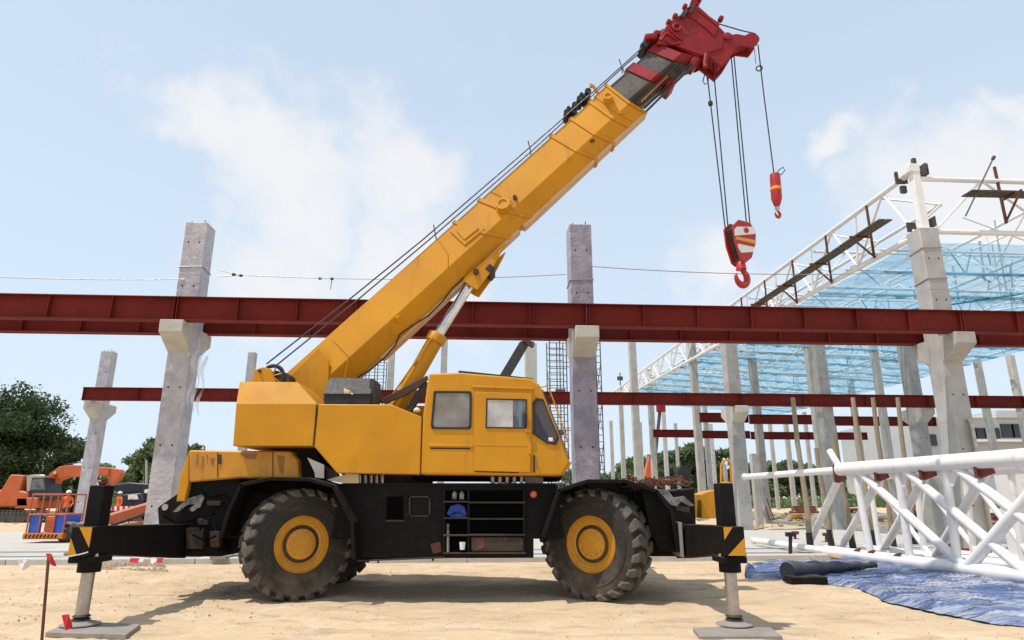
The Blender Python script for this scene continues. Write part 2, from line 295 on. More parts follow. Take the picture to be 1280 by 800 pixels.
# ------------------------------------------------------------------ mesh building
def V3(p): return p if isinstance(p, Vector) else Vector(p)
class MB:
    def __init__(s): s.v = []; s.f = []; s.curved = False
    def add(s, vs, fs):
        o = len(s.v); s.v += [V3(v) for v in vs]; s.f += [tuple(i + o for i in f) for f in fs]; return s
    def box(s, x0, x1, y0, y1, z0, z1):
        return s.add([(x, y, z) for z in (z0, z1) for y in (y0, y1) for x in (x0, x1)],
                     [(0, 2, 3, 1), (4, 5, 7, 6), (0, 1, 5, 4), (2, 6, 7, 3), (0, 4, 6, 2), (1, 3, 7, 5)])
    def obox(s, c, size, rot=None):
        h = Vector(size) / 2; rot = rot or Matrix.Identity(3); c = V3(c)
        return s.add([c + rot @ Vector((x * h.x, y * h.y, z * h.z)) for z in (-1, 1) for y in (-1, 1) for x in (-1, 1)],
                     [(0, 2, 3, 1), (4, 5, 7, 6), (0, 1, 5, 4), (2, 6, 7, 3), (0, 4, 6, 2), (1, 3, 7, 5)])
    def prism(s, pts, vec):
        n = len(pts); pts = [V3(p) for p in pts]; vec = V3(vec)
        return s.add(pts + [p + vec for p in pts], [tuple(range(n)), tuple(range(2 * n - 1, n - 1, -1))] + [(i, i + n, (i + 1) % n + n, (i + 1) % n) for i in range(n)])
    def loft(s, rings, cap=True):
        n = len(rings[0]); vs = [V3(p) for r in rings for p in r]; fs = []
        for k in range(len(rings) - 1):
            for i in range(n): fs.append((k * n + i, k * n + (i + 1) % n, (k + 1) * n + (i + 1) % n, (k + 1) * n + i))
        if cap: fs += [tuple(range(n - 1, -1, -1)), tuple(range((len(rings) - 1) * n, len(rings) * n))]
        return s.add(vs, fs)
    def bar(s, a, b, w, h=None, up=(0, 0, 1)):
        a, b = V3(a), V3(b); d = (b - a).normalized(); h = h or w; u = V3(up)
        if abs(d.dot(u)) > 0.98: u = Vector((0, 1, 0))
        x = d.cross(u).normalized() * w / 2; y = x.cross(d).normalized() * h / 2
        return s.loft([[a - x - y, a + x - y, a + x + y, a - x + y], [b - x - y, b + x - y, b + x + y, b - x + y]])
    def tube(s, a, b, r0, r1=None, n=10, cap=True):
        return s.path([a, b], [r0, r0 if r1 is None else r1], n, cap)
    def path(s, pts, r, n=8, cap=True):
        s.curved = True
        pts = [V3(p) for p in pts]; k = len(pts); rs = r if isinstance(r, (list, tuple)) else [r] * k; rings = []; prev = None
        for i, p in enumerate(pts):
            d = (pts[min(i + 1, k - 1)] - pts[max(i - 1, 0)]).normalized()
            u = prev if prev is not None else (Vector((0, 0, 1)) if abs(d.z) < 0.9 else Vector((0, 1, 0)))
            x = d.cross(u); 
            if x.length < 1e-4: x = d.cross(Vector((1, 0, 0)))
            x.normalize(); y = x.cross(d).normalized(); prev = y
            rings.append([p + (x * math.cos(t) + y * math.sin(t)) * rs[i] for t in [2 * math.pi * j / n for j in range(n)]])
        return s.loft(rings, cap)
    def lathe(s, prof, c, axis, n=24, cap=True):      # prof: (radius, distance along the axis)
        s.curved = True
        c = V3(c); d = V3(axis).normalized(); x = d.orthogonal().normalized(); y = d.cross(x)
        return s.loft([[c + d * h + (x * math.cos(t) + y * math.sin(t)) * max(r, 1e-4) for t in [2 * math.pi * j / n for j in range(n)]] for r, h in prof], cap)
    def torus(s, c, axis, R_, r, n=20, m=8, a0=0.0, a1=2 * math.pi):
        c = V3(c); d = V3(axis).normalized(); x = d.orthogonal().normalized(); y = d.cross(x)
        full = abs(a1 - a0 - 2 * math.pi) < 1e-6
        pts = [c + (x * math.cos(a0 + (a1 - a0) * i / n) + y * math.sin(a0 + (a1 - a0) * i / n)) * R_ for i in range(n + 1)]
        return s.path(pts, r, m, not full)
    def plate(s, pts, Y, t):      # an outline measured in the photograph, t metres thick, its near face at distance Y
        return s.prism([P(x, y, Y) for x, y in pts], (0, t, 0))
    def build(s, name, m, parent=None, org=None, bevel=0.0, smooth=None, seg=2, tag_=None):
        if parent is not None and org is None: org = parent.get('_org', (0, 0, 0))
        if org is None:
            lo = Vector((min(v.x for v in s.v), min(v.y for v in s.v), min(v.z for v in s.v))); hi = Vector((max(v.x for v in s.v), max(v.y for v in s.v), 0))
            org = ((lo.x + hi.x) / 2, (lo.y + hi.y) / 2, lo.z)
        if smooth is None: smooth = 0.62 if s.curved else 0.12
        org = Vector(org); me = bpy.data.meshes.new(name); me.from_pydata([v - org for v in s.v], [], s.f)
        bm = bmesh.new(); bm.from_mesh(me); bmesh.ops.recalc_face_normals(bm, faces=bm.faces); bm.to_mesh(me); bm.free()
        if isinstance(m, (list, tuple)): [me.materials.append(x) for x in m]
        else: me.materials.append(m)
        if smooth: me.shade_smooth(); me.set_sharp_from_angle(angle=smooth)
        o = bpy.data.objects.new(name, me); COL.objects.link(o)
        if parent is None: o.location = org
        else: o.parent = parent; o['_org'] = tuple(org)
        if bevel:
            b = o.modifiers.new('bevel', 'BEVEL'); b.width = bevel; b.segments = seg; b.limit_method = 'ANGLE'; b.angle_limit = R(32)
        if tag_: tag(o, *tag_)
        return o
def tag(o, label=None, cat=None, group=None, kind=None):
    for k, v in (('label', label), ('category', cat), ('group', group), ('kind', kind)):
        if v: o[k] = v
    return o
def thing(name, label, cat, loc=(0, 0, 0), rz=0.0, group=None, world=False):
    # world=True: children are given in world coordinates and shifted to the Empty
    o = bpy.data.objects.new(name, None); COL.objects.link(o); o.location = loc; o.rotation_euler = (0, 0, rz); o.empty_display_size = 0.3
    o['_org'] = tuple(loc) if world else (0.0, 0.0, 0.0)
    return tag(o, label, cat, group)
def copy_tree(o, parent=None, label=None, loc=None, rz=None):
    c = o.copy(); COL.objects.link(c); c.parent = parent
    if label: c['label'] = label
    if loc is not None: c.location = loc
    if rz is not None: c.rotation_euler = (0, 0, rz)
    for ch in list(o.children): copy_tree(ch, c)
    return c
def part(name, mesh, parent):
    o = bpy.data.objects.new(name, mesh); COL.objects.link(o); o.parent = parent; return o

# ------------------------------------------------------------------ building axes
YAW = R(3.5); AC = Vector((math.cos(YAW), math.sin(YAW), 0)); DP = Vector((-math.sin(YAW), math.cos(YAW), 0))
ROT = Matrix.Rotation(YAW, 3, 'Z')

# ================================================================== GROUND
def axis(lo, hi, step, far, grow=1.16):
    a = list(np.arange(lo, hi + 1e-6, step)); s = step; x = a[-1]
    while x < far: s *= grow; x += s; a.append(x)
    s = step; x = a[0]; pre = []
    while x > -far: s *= grow; x -= s; pre.append(x)
    return pre[::-1] + a
def height(x, y):
    n = noise.fractal(Vector((x * 0.5, y * 0.5, 0)), 1.0, 2.0, 4) * 0.025
    n += noise.fractal(Vector((x * 2.2, y * 3.5, 3)), 0.8, 2.0, 4) * 0.015
    n += max(0, noise.noise(Vector((x * .6, y * .9, 5))) + .15) * abs(noise.noise(Vector((x * 5, y * 6, 8)))) * (.06 if x < -1 else .035)
    # wheel ruts running across in front of the machine
    for k, yy in enumerate((12.4, 13.3)):
        d = (y - yy - 0.15 * math.sin(x * 0.4 + k)) / 0.22; n += -0.035 * math.exp(-d * d) + 0.02 * math.exp(-(abs(d) - 1.8) ** 2 * 2)
    g = noise.fractal(Vector((x * 0.25, y * 0.25, 9)), 1.0, 2.0, 3)
    if y > 15: n = min(n, 0.02)
    if y > 31: n += max(0, g) * 0.9 * min(1, (y - 31) / 8) * math.exp(-max(0, y - 60) / 40)
    if x < 0 and y < 14: n *= 1 + .9 * min(1, -x / 4)
    flat = min(1.0, max(0.0, (abs(y - 21.5) - 6.3) / 0.8))       # level under the paving
    return n * (flat if 14 < y < 30 else 1) - (0.02 if 14.8 < y < 28.5 else 0)
def build_ground():
    xs = axis(-9, 10, 0.075, 3000, 1.15); ys = axis(6.2, 15.5, 0.075, 3000, 1.10)
    nx = len(xs); vs = []
    for y in ys:
        for x in xs:
            far = abs(x) > 90 or abs(y) > 130
            vs.append((x, y, 0 if far else height(x, y)))
    idx = np.arange(nx * len(ys)).reshape(len(ys), nx)
    fs = np.stack([idx[:-1, :-1], idx[:-1, 1:], idx[1:, 1:], idx[1:, :-1]], -1).reshape(-1, 4)
    me = bpy.data.meshes.new('ground'); me.from_pydata(vs, [], fs.tolist()); me.materials.append(M['soil']); me.shade_smooth()
    o = bpy.data.objects.new('ground', me); COL.objects.link(o); tag(o, 'sandy beige bare ground of the building site', None, None, 'structure')
build_ground()

# pale concrete paving strip behind the crane: bays of slab with open joints, and a kerb along its near edge
pav = bpy.data.objects.new('pavement', None); COL.objects.link(pav); pav.location = (0, 15.7, 0); pav.rotation_euler = (0, 0, YAW)
pav['_org'] = (0, 0, 0); tag(pav, 'pale concrete paving strip of large slabs behind the crane', None, None, 'structure')
_sl = None
for i in range(-12, 14):
    for j in range(3):
        if _sl is None:
            mb = MB(); mb.box(-2.49, 2.49, 0, 4.18, -0.1, 0.07); _sl = mb.build('slab', M['slab'], pav, bevel=0.012); o = _sl
        else: o = _sl.copy(); COL.objects.link(o); o.parent = pav
        o.location = (i * 5, 0.32 + j * 4.2, -0.012 + rnd.uniform(-.004, .004))
_kb = None
for i in range(-28, 34):
    if _kb is None: mb = MB(); mb.box(-0.99, 0.99, 0, 0.28, -0.1, 0.11); _kb = mb.build('kerb_stone', M['concrete_pale'], pav, bevel=0.02); o = _kb
    else: o = _kb.copy(); COL.objects.link(o); o.parent = pav
    o.location = (i * 2, 0, rnd.uniform(-.006, .006))

# loose clods and gravel (uncountable)
def clod(mb, c, r, rg):
    t = [(0, 0, 1), (0.9, 0, .3), (.28, .85, .3), (-.73, .53, .3), (-.73, -.53, .3), (.28, -.85, .3), (0, 0, -.5)]
    k = [V3(c) + Vector(a) * r * rg.uniform(.6, 1.2) for a in t]
    mb.add(k, [(0, 1, 2), (0, 2, 3), (0, 3, 4), (0, 4, 5), (0, 5, 1), (6, 2, 1), (6, 3, 2), (6, 4, 3), (6, 5, 4), (6, 1, 5)])
mb = MB(); rg = random.Random(3)
for i in range(5000):
    x = rg.uniform(-11, 12); y = 7 + 8 * rg.random() ** 1.4
    if noise.noise(Vector((x * .5, y * .8, 1))) < -.05 and rg.random() < .75: continue
    r = rg.choice((.004, .005, .006, .008, .011)) * rg.uniform(.7, 1.3); clod(mb, (x, y, height(x, y)), r, rg)
for i in range(420):      # the low spoil ridge behind the left outrigger
    p = G(rg.uniform(125, 205), rg.uniform(708, 718)); clod(mb, p + Vector((0, 0, .02)), rg.uniform(.03, .085), rg)
for i in range(1500):
    x = rg.uniform(-30, 34); y = rg.uniform(30, 60); clod(mb, (x, y, height(x, y)), rg.choice((.05, .08, .12, .2)), rg)
for i in range(520):
    x = rg.gauss(-5.5, 2.2); y = rg.uniform(8, 14.3); clod(mb, (x, y, height(x, y)), rg.choice((.007, .01, .013, .02)), rg)
mb.build('gravel', M['stone'], None, smooth=0, tag_=('loose sandy clods and gravel strewn over the ground', None, None, 'stuff'))

# ================================================================== COLUMNS AND BEAMS
_cols = {}
def column(name, label, X, Y, H, w, m='concrete', corbel=None, group=None, d=None, corbels=('n', 'f'), cz=5.5, cd=0.62, ch=0.55, strands=True, pale_corbel=True, base=-0.3):
    t = thing(name, label, 'column', (X, Y, 0), YAW, group); d = d or w
    mb = MB(); mb.box(-w / 2, w / 2, -d / 2, d / 2, base, H); mb.build('shaft', M[m], t, bevel=0.02)
    if w > .45 and Y < 31:
        for z in (1.2, 2.6, 4.0, 6.6, 7.8):
            if z > H - .3: continue
            for fx in (-.25, .25): MB().lathe([(.022, 0), (.022, .004)], (fx * w, -d / 2, z), (0, -1, 0), 8).build('tie_hole', M['void'], t)
        for z in (3.3, 6.9): MB().box(-w / 2 - .003, w / 2 + .003, -d / 2 - .003, d / 2 + .003, z, z + .012).build('form_seam', M[m], t)
    if corbel:
        for k in corbels:
            s = -1 if k == 'n' else 1; y0 = s * d / 2; y1 = s * (d / 2 + cd); hw = w / 2 - 0.004
            mb = MB(); mb.prism([(-hw, y0, cz), (-hw, y1, cz), (-hw, y1, cz - ch * .55), (-hw, y0, cz - ch * 1.25)], (2 * hw, 0, 0))
            mb.build('corbel', M['concrete_pale' if pale_corbel else m], t, bevel=0.015)
    if strands:
        for sx in (-1, 1):
            for sy in (-1, 1):
                mb = MB(); mb.tube((sx * w * .3, sy * d * .3, H - .05), (sx * w * .3 + rnd.uniform(-.02, .02), sy * d * .3, H + rnd.uniform(.06, .14)), .012, n=6); mb.build('bar', M['rust'], t)
    return t
BZ = 5.55      # underside of the steel beams
CW = 0.74
row1 = [(-8.34, 15.95), (1.78, 16.60), (11.72, 17.25), (21.7, 17.9), (-18.4, 15.3)]
cl = column('concrete_column', 'tall plastic wrapped grey column rising behind the crane tail at left', -8.27, 16.1, 8.36, .56, 'wrap', True, 'concrete columns of the front row', cz=BZ)
cc = column('concrete_column', 'lilac plastic wrapped column right behind the crane cab', 1.83, 16.7, 8.55, .60, 'wrap_lilac', True, 'concrete columns of the front row', cz=BZ)
cr = column('concrete_column', 'bare grey column carrying the corner of the white roof truss', 11.68, 17.3, 8.72, .56, 'concrete', True, 'concrete columns of the front row', cz=BZ, pale_corbel=False, strands=False, d=.56)
# wire and film bands round the wrapped columns
for t, zz, cw_ in ((cl, (7.1, 5.75), .56), (cc, (6.95,), .60), (cr, (7.2, 8.1), .56)):
    for z in zz:
        w = cw_ / 2 + .012; mb = MB(); mb.path([(-w, -w, z), (w, -w, z + .03), (w, w, z), (-w, w, z - .04), (-w, -w, z)], .012, 6); mb.build('wire_band', M['wire'], t)
for t, (x, y0, y1) in ((cl, (.30, 5.3, 3.6)),):
    for k in range(3):
        vs = []; n = 14
        for i in range(n + 1):
            z = y0 + (y1 - y0) * i / n - k * .2; wv = .05 * math.sin(i * .9 + k); wd = .10 * (1 - i / n * .6)
            vs += [(x + .03 + k * .05 + wv, -.2 + k * .18 + wv, z), (x + .03 + k * .05 + wv + wd, -.2 + k * .18 - wv, z - .03)]
        MB().add(vs, [(2 * i, 2 * i + 1, 2 * i + 3, 2 * i + 2) for i in range(n)]).build('torn_wrap', M['film'], t)
# drain pipe beside the right column
mb = MB(); a = Vector((11.75, 17.3, 0)) - DP * .38 + AC * .05
mb.path([a + Vector((0, 0, .1)), a + Vector((0, 0, 3.2)), a + Vector((-.05, .0, 3.35))], .055, 10)
mb.build('pipe', M['steel_rod'], None, tag_=('thin grey pipe strapped up the right bare column', 'pipe'))

def pcol(label, xt, yt, w_px, Y, m='concrete', name='concrete_column', corbel=None, cz=5.3, group='concrete columns standing far behind', **k):
    p = P(xt, yt, Y); z = Y * _c + (p.z - EYE) * _s; w = w_px * 1.06 / (FPX / z + FPX * abs(p.x) / (Y * Y))
    return column(name, label, p.x, Y, p.z, w, m, corbel, group, cz=cz, strands=w_px > 12, **k)
far_cols = [
 ('wrapped grey column with a corbel left of the crane, beam end resting on it', 137, 440, 21, 28.0, 'wrap', True),
 ('grey column top showing just behind the yellow winch', 316, 441, 12, 30.0, 'concrete', None),
 ('thin grey column seen between boom and scaffold', 491, 415, 8.5, 42.0, 'concrete', None),
 ('thin grey column seen through the gap right of the lifting cylinder', 556, 415, 8, 43.0, 'concrete', None),
 ('cream column beside the dark slanting boom above the cab roof', 663, 430, 14, 36.0, 'concrete_pale', None),
 ('slender grey column farthest left of the open middle field', 763.5, 526, 4.2, 90.0, 'concrete', None),
 ('grey column under the far tip of the white roof truss', 775, 484, 5.6, 62.0, 'concrete', None),
 ('pale column standing just right of the roof truss tip', 789, 412, 9.2, 42.0, 'concrete', None),
 ('slender column between the truss tip pair and the beam end', 800, 528, 4, 92.0, 'concrete', None),
 ('column carrying the left end of the lowest red beam', 811, 462, 7.4, 55.0, 'concrete', None),
 ('slender wrapped column right of the lowest beam end', 829, 515, 5.2, 80.0, 'wrap', None),
 ('slender column above the dark roller on the crane tail', 844, 529, 4.2, 90.0, 'concrete', None),
 ('tall pale column left of the crane front jack', 862, 400, 9.8, 38.0, 'concrete', None),
 ('dark grey column just behind the crane front jack', 879, 490, 6.6, 60.0, 'concrete', None),
 ('slender grey column between jack and tall square column', 888, 530, 5, 82.0, 'wrap', None),
 ('column with short stub beside it, right of the front jack', 935, 400, 10.5, 38.0, 'concrete', None),
 ('slim column in the gap over the pipe truss tip', 962, 527, 5, 80.0, 'concrete', None),
 ('slim two tone column above the thin pipe end', 981, 520, 6.4, 66.0, 'concrete', None),
 ('slim column seen through the first truss bay', 1005, 515, 5.4, 74.0, 'concrete', None),
 ('pale column crowding the left side of the dark square column', 1009, 425, 12, 34.0, 'concrete_pale', None),
 ('dark column rising behind the second wooden pole', 1062, 470, 9, 46.0, 'concrete', None),
 ('cream narrow column halfway to the corner column', 1091, 432, 11, 34.0, 'concrete_pale', None),
 ('tan column just right of the corner column', 1221, 450, 11, 36.0, 'concrete_pale', None),
 ('tan column at the right edge of the picture', 1262, 444, 12, 35.0, 'concrete_pale', None),
]
for L_, xt, yt, w, Y, m_, cb in far_cols: pcol(L_, xt, yt, w, Y, m_, corbel=cb, cz=5.28)
pcol('large square grey column with corbel right of the crane, standing alone on the paving edge', 908, 402, 19.5, 29.4, 'concrete', corbel=True, cz=5.28, group='concrete columns of the second row')
pcol('dark square column behind the left end of the pipe truss', 1018, 410, 19.5, 29.6, 'concrete', group='concrete columns of the second row')
pcol('big dark column with corbel just left of the corner column', 1128, 410, 22, 30.2, 'concrete', corbel=True, cz=5.33, group='concrete columns of the second row')
pcol('low square concrete stub beside the second row column', 941, 567, 9.5, 33.0, 'concrete', name='concrete_stub', group=None)
pcol('yellow topped short post behind the wooden poles', 1042, 530, 6, 36.0, 'yellow_dirty', name='steel_post', group=None)

def beam(label, a, b, h, wf, group, stiff=1.35, tf=0.022):
    a, b = V3(a), V3(b); mid = (a + b) / 2; L = (b - a).length; rz = math.atan2(b.y - a.y, b.x - a.x)
    t = thing('steel_beam', label, 'steel beam', (mid.x, mid.y, a.z), rz, group)
    hl = L / 2
    MB().box(-hl, hl, -wf / 2, wf / 2, 0, tf).build('bottom_flange', M['beam_red'], t)
    MB().box(-hl, hl, -wf / 2, wf / 2, h - tf, h).build('top_flange', M['beam_red'], t)
    MB().box(-hl, hl, -.007, .007, tf, h - tf).build('web', M['beam_red'], t)
    me = None; k = max(1, int(L / stiff))
    for i in range(k + 1):
        x = -hl + .03 + (L - .06) * i / k
        if me is None: so = MB().box(-.008, .008, -wf / 2 + .012, -.0075, tf + .001, h - tf - .001).build('stiffener', M['beam_red'], t); me = so.data
        else: so = part('stiffener', me, t)
        so.location = (x, 0, 0)
    return t
def bpt(px, ref, off, z):      # point on row line through ref column at distance AC*px, off metres towards camera
    return Vector((ref[0], ref[1], z)) + AC * px - DP * off
C0 = (1.86, 16.7)
spans = [(-22, -10.14, 'left span running out of the picture'), (-10.13, 0.0, 'span between the left and middle columns'), (0.01, 9.9, 'span between the middle and right columns'), (9.91, 22, 'right span running out of the picture')]
for x0, x1, d in spans:
    beam('deep red steel I-beam in front of the first row columns, ' + d, bpt(x0, C0, .70, BZ), bpt(x1, C0, .70, BZ), .60, .26, 'red beams on the first row')
    beam('red steel beam on the rear corbels of the first row, ' + d, bpt(x0, C0, -.70, BZ), bpt(x1, C0, -.70, BZ), .60, .26, 'rear twin beams on the first row')
C2 = (10.0, 29.3)
for x0, x1, d in [(-27.9, -19, 'left end on the wrapped column'), (-18.99, -9.5, 'behind the boom'), (-9.49, 0, 'behind the cab'), (.01, 8.6, 'right of the square column'), (8.61, 22, 'far right span')]:
    beam('red beam of the second row, ' + d, bpt(x0, C2, .62, 5.28), bpt(x1, C2, .62, 5.28), .54, .24, 'red beams on the second row', 2.2)
Y3 = Yat(516, 5.9); Y4 = Yat(537, 5.9)
def pb(label, xa, xb, Y, ztop, h, grp):
    a = P(xa, 520, Y); b = P(xb, 520, Y + (xb - xa) / FPX * Y * math.tan(YAW)); beam(label, (a.x, a.y, ztop - h), (b.x, b.y, ztop - h), h, .25, grp, 3.0)
pb('third red beam right of the square column, left span', 874, 935, Y3, 5.9, .52, 'red beams of the third row')
pb('third red beam between square column and dark column', 936, 1018, Y3 + .8, 5.9, .52, 'red beams of the third row')
pb('third red beam ending behind the big dark column', 1019, 1168, Y3 + 1.6, 5.9, .52, 'red beams of the third row')
pb('lowest and farthest red beam, left span', 815, 872, Y4, 5.9, .52, 'red beams of the fourth row')
pb('lowest and farthest red beam, middle span', 873, 935, Y4 + .8, 5.9, .52, 'red beams of the fourth row')
pb('lowest and farthest red beam, right span with free end', 936, 1080, Y4 + 1.6, 5.9, .52, 'red beams of the fourth row')

# guy wire running between the columns, with a turnbuckle and a knot
def sag(a, b, s, n=14): return [V3(a).lerp(V3(b), i / n) - Vector((0, 0, s * 4 * (i / n) * (1 - i / n))) for i in range(n + 1)]
wr = thing('guy_wire', 'thin grey wire strung between the column tops behind the boom', 'wire', (0, 16, 7), world=True)
pA, pB, pC, pD, pE = P(-60, 344, 15.2), P(231, 349, 15.8), P(275, 338, 16.0), P(707, 343, 16.3), P(739, 333, 16.3)
for a, b, s in ((pA, pB, .05), (pC, P(302, 344, 16), .0), (P(272, 346, 16), P(302, 344, 16), .0), (P(302, 344, 16), pD, .12), (pE, P(1120, 341, 17), .12)):
    MB().path(sag(a, b, s), .011, 6).build('wire', M['wire'], wr)
for q in (P(292, 343, 16), P(301, 344.5, 16), P(400, 348, 16.1), P(415, 348.5, 16.1)):
    MB().lathe([(.01, -.05), (.04, -.02), (.035, .03), (.01, .06)], q, (1, 0, 0), 8).build('clamp', M['dark_metal'], wr)
MB().tube(P(415, 348, 16.1), P(413, 362, 16.1), .012, n=5).build('tail', M['wire'], wr)

# scaffold towers
def scaffold(label, X, Y, w, H, bays, rung, depth=1.2, z0=0):
    t = thing('scaffold_tower', label, 'scaffold', (X, Y, z0), YAW, 'scaffold towers behind the crane')
    xs = [(-w / 2 + w * b) for b in bays]
    for x in xs:
        for y in (-depth / 2, depth / 2): MB().tube((x, y, 0), (x, y, H), .03, n=6).build('standard', M['scaffold'], t)
    me = None; z = .4
    while z < H:
        for y in (-depth / 2, depth / 2):
            for x0, x1 in zip(xs[:-1], xs[1:]):
                st = rung if (x1 - x0) < .9 else 1.6
                if abs((z / st) - round(z / st)) < rung / st * .5: MB().tube((x0, y, z), (x1, y, z), .022, n=5).build('ledger', M['scaffold'], t)
        z += rung
    for k in range(int(H / 2)):
        for x in (xs[0], xs[-1]): MB().tube((x, -depth / 2, k * 2 + .4), (x, depth / 2, k * 2 + 2), .02, n=5).build('brace', M['scaffold'], t)
        if len(xs) > 2: MB().tube((xs[-2], -depth / 2, k * 2 + .4), (xs[-1], -depth / 2, k * 2 + 2.0), .02, n=5).build('brace', M['scaffold'], t)
        MB().obox((xs[1], -depth / 2, k * 2 + .5), (.5, .1, .22)).build('platform_end', M['dark_metal'], t)
    return t
p = P(716, 426, 33); scaffold('dark tube scaffold tower standing behind the lilac column', p.x, 33, 2.6, p.z, (0, .2, .33, .9, 1.0), .33)
p = P(466, 450, 40); scaffold('thin tube scaffold seen under the boom, behind its heel', p.x, 40, 1.6, p.z, (0, .33, .66, 1.0), .42)

# ================================================================== ROOF STRUCTURE
def tr_pt(x, y, z): return Vector((11.75, 17.3, z)) + AC * x + DP * y
ZB, ZT = 8.72, 10.62
def lattice(label, a0, a1, b0, b1, n, r, group, name='roof_truss', m='white_steel', post=True, web=.5):
    # a: lower chord ends, b: upper chord ends
    a0, a1, b0, b1 = map(V3, (a0, a1, b0, b1)); t = thing(name, label, 'truss', tuple(a0), 0, group, world=True)
    MB().tube(a0, a1, r, n=10).build('lower_chord', M[m], t); MB().tube(b0, b1, r, n=10).build('upper_chord', M[m], t)
    for i in range(n):
        p0, p1 = a0.lerp(a1, i / n), a0.lerp(a1, (i + 1) / n); q0, q1 = b0.lerp(b1, i / n), b0.lerp(b1, (i + 1) / n); qm = q0.lerp(q1, .5)
        MB().tube(p0, qm, r * web, n=7).build('diagonal', M[m], t); MB().tube(qm, p1, r * web, n=7).build('diagonal', M[m], t)
        if post and i: MB().tube(p0, q0, r * web, n=7).build('upright', M[m], t)
    return t
LEN = 42.0; WID = 15.2
# left edge girder (three chords: two lower, one upper), front edge girder, inner ones
lt = lattice('white tube girder along the left edge of the roof, running away from the corner column', tr_pt(0, .3, ZB), tr_pt(0, LEN, ZB + 1.0), tr_pt(0, .0, ZT), tr_pt(0, LEN, ZT), 14, .085, 'white roof girders')
MB().tube(tr_pt(.9, .3, ZB + 1.0), tr_pt(.9, LEN, ZB + 1.5), .06, n=8).build('inner_chord', M['white_steel'], lt)
for i in range(14):
    y = .3 + i * 3; MB().tube(tr_pt(.9, y, ZB + 1.0 + .5 * i / 14), tr_pt(0, y + 1.5, ZT), .035, n=6).build('diagonal', M['white_steel'], lt)
    MB().tube(tr_pt(.9, y, ZB + 1.0 + .5 * i / 14), tr_pt(0, y + 1.2, ZB + i / 14), .035, n=6).build('diagonal', M['white_steel'], lt)
ft = lattice('white tube girder across the roof front above the corner column', tr_pt(.3, 0, ZB), tr_pt(WID, 0, ZB), tr_pt(.15, 0, ZT - .25), tr_pt(WID, 0, ZT - .25), 4, .075, 'white roof girders')

# corner post with bolted end plates
cp = thing('corner_post', 'white steel post with bolted plates on top of the bare corner column', 'post', tuple(tr_pt(0, 0, ZB)), YAW)
MB().box(-.11, .11, -.11, .11, .0, 2.05).build('post', M['white_steel'], cp, bevel=.01)
MB().box(-.24, .24, -.24, .24, -.02, .02).build('base_plate', M['white_steel'], cp, bevel=.004)
MB().obox((-.05, .12, 1.95), (.34, .5, .26)).build('head_block', M['white_steel'], cp, bevel=.02)
for dx, dy, dz, sx, sy, sz in ((-.05, .48, 1.93, .36, .03, .38), (-.05, .55, 1.93, .3, .03, .34), (.26, -.02, 1.9, .03, .34, .36), (.33, -.02, 1.9, .03, .3, .34), (.3, 0, .28, .03, .26, .3), (-.04, .42, .3, .28, .03, .3), (.1, .05, 2.25, .1, .1, .16), (-.03, .5, 1.55, .16, .1, .22)):
    MB().obox((dx, dy, dz), (sx, sy, sz)).build('bolt_plate', M['dark_metal'], cp)
for i, (y, lab) in enumerate(((6, 'first cross girder above the blue net behind the corner column'), (12, 'second cross girder above the blue net'), (18, 'third cross girder over the net'), (24, 'fourth cross girder over the net'), (31, 'fifth cross girder over the net'), (39, 'farthest cross girder at the roof end'))):
    f = y / LEN
    lattice('white ' + lab, tr_pt(.1, y, ZB + 1.0 * f + .15), tr_pt(WID, y, ZB + .15), tr_pt(.1, y, ZT - .2), tr_pt(WID, y, ZT - .2), 6, .055, 'white cross girders')
for i, x in enumerate((5, 10, WID)):
    lattice(('white lengthwise girder on the left third of the roof', 'white lengthwise girder along the middle of the roof', 'white lengthwise girder on the far right roof edge')[i], tr_pt(x, .1, ZB + .12), tr_pt(x, LEN, ZB + .12 + (1 - x / WID)), tr_pt(x, .1, ZT - .3), tr_pt(x, LEN, ZT - .3), 12, .055, 'white lengthwise girders')
# blue tubes hung under the net
for k, (a, b, lab) in enumerate(((tr_pt(1.0, 3.4, ZB - .02), tr_pt(WID, 3.4, ZB - .02), 'nearest blue tube under the net'), (tr_pt(1.2, 9, ZB + .05), tr_pt(WID, 9, ZB + .05), 'second blue tube under the net'), (tr_pt(4.2, 8.5, ZB + .0), tr_pt(9.5, 3.5, ZB - .02), 'slanting blue tube under the net'))):
    t = thing('blue_tube', lab, 'tube', tuple(a), 0, 'blue tubes under the net', world=True); MB().tube(a, b, .055, n=8).build('tube', M['blue_steel'], t)
    for i in range(3 if k < 2 else 1):
        q = a.lerp(b, .2 + .3 * i); MB().tube(q + Vector((-.45, 0, .9)), q, .025, n=6).build('hanger', M['blue_steel'], t); MB().tube(q + Vector((.35, 0, .9)), q, .025, n=6).build('hanger', M['blue_steel'], t)
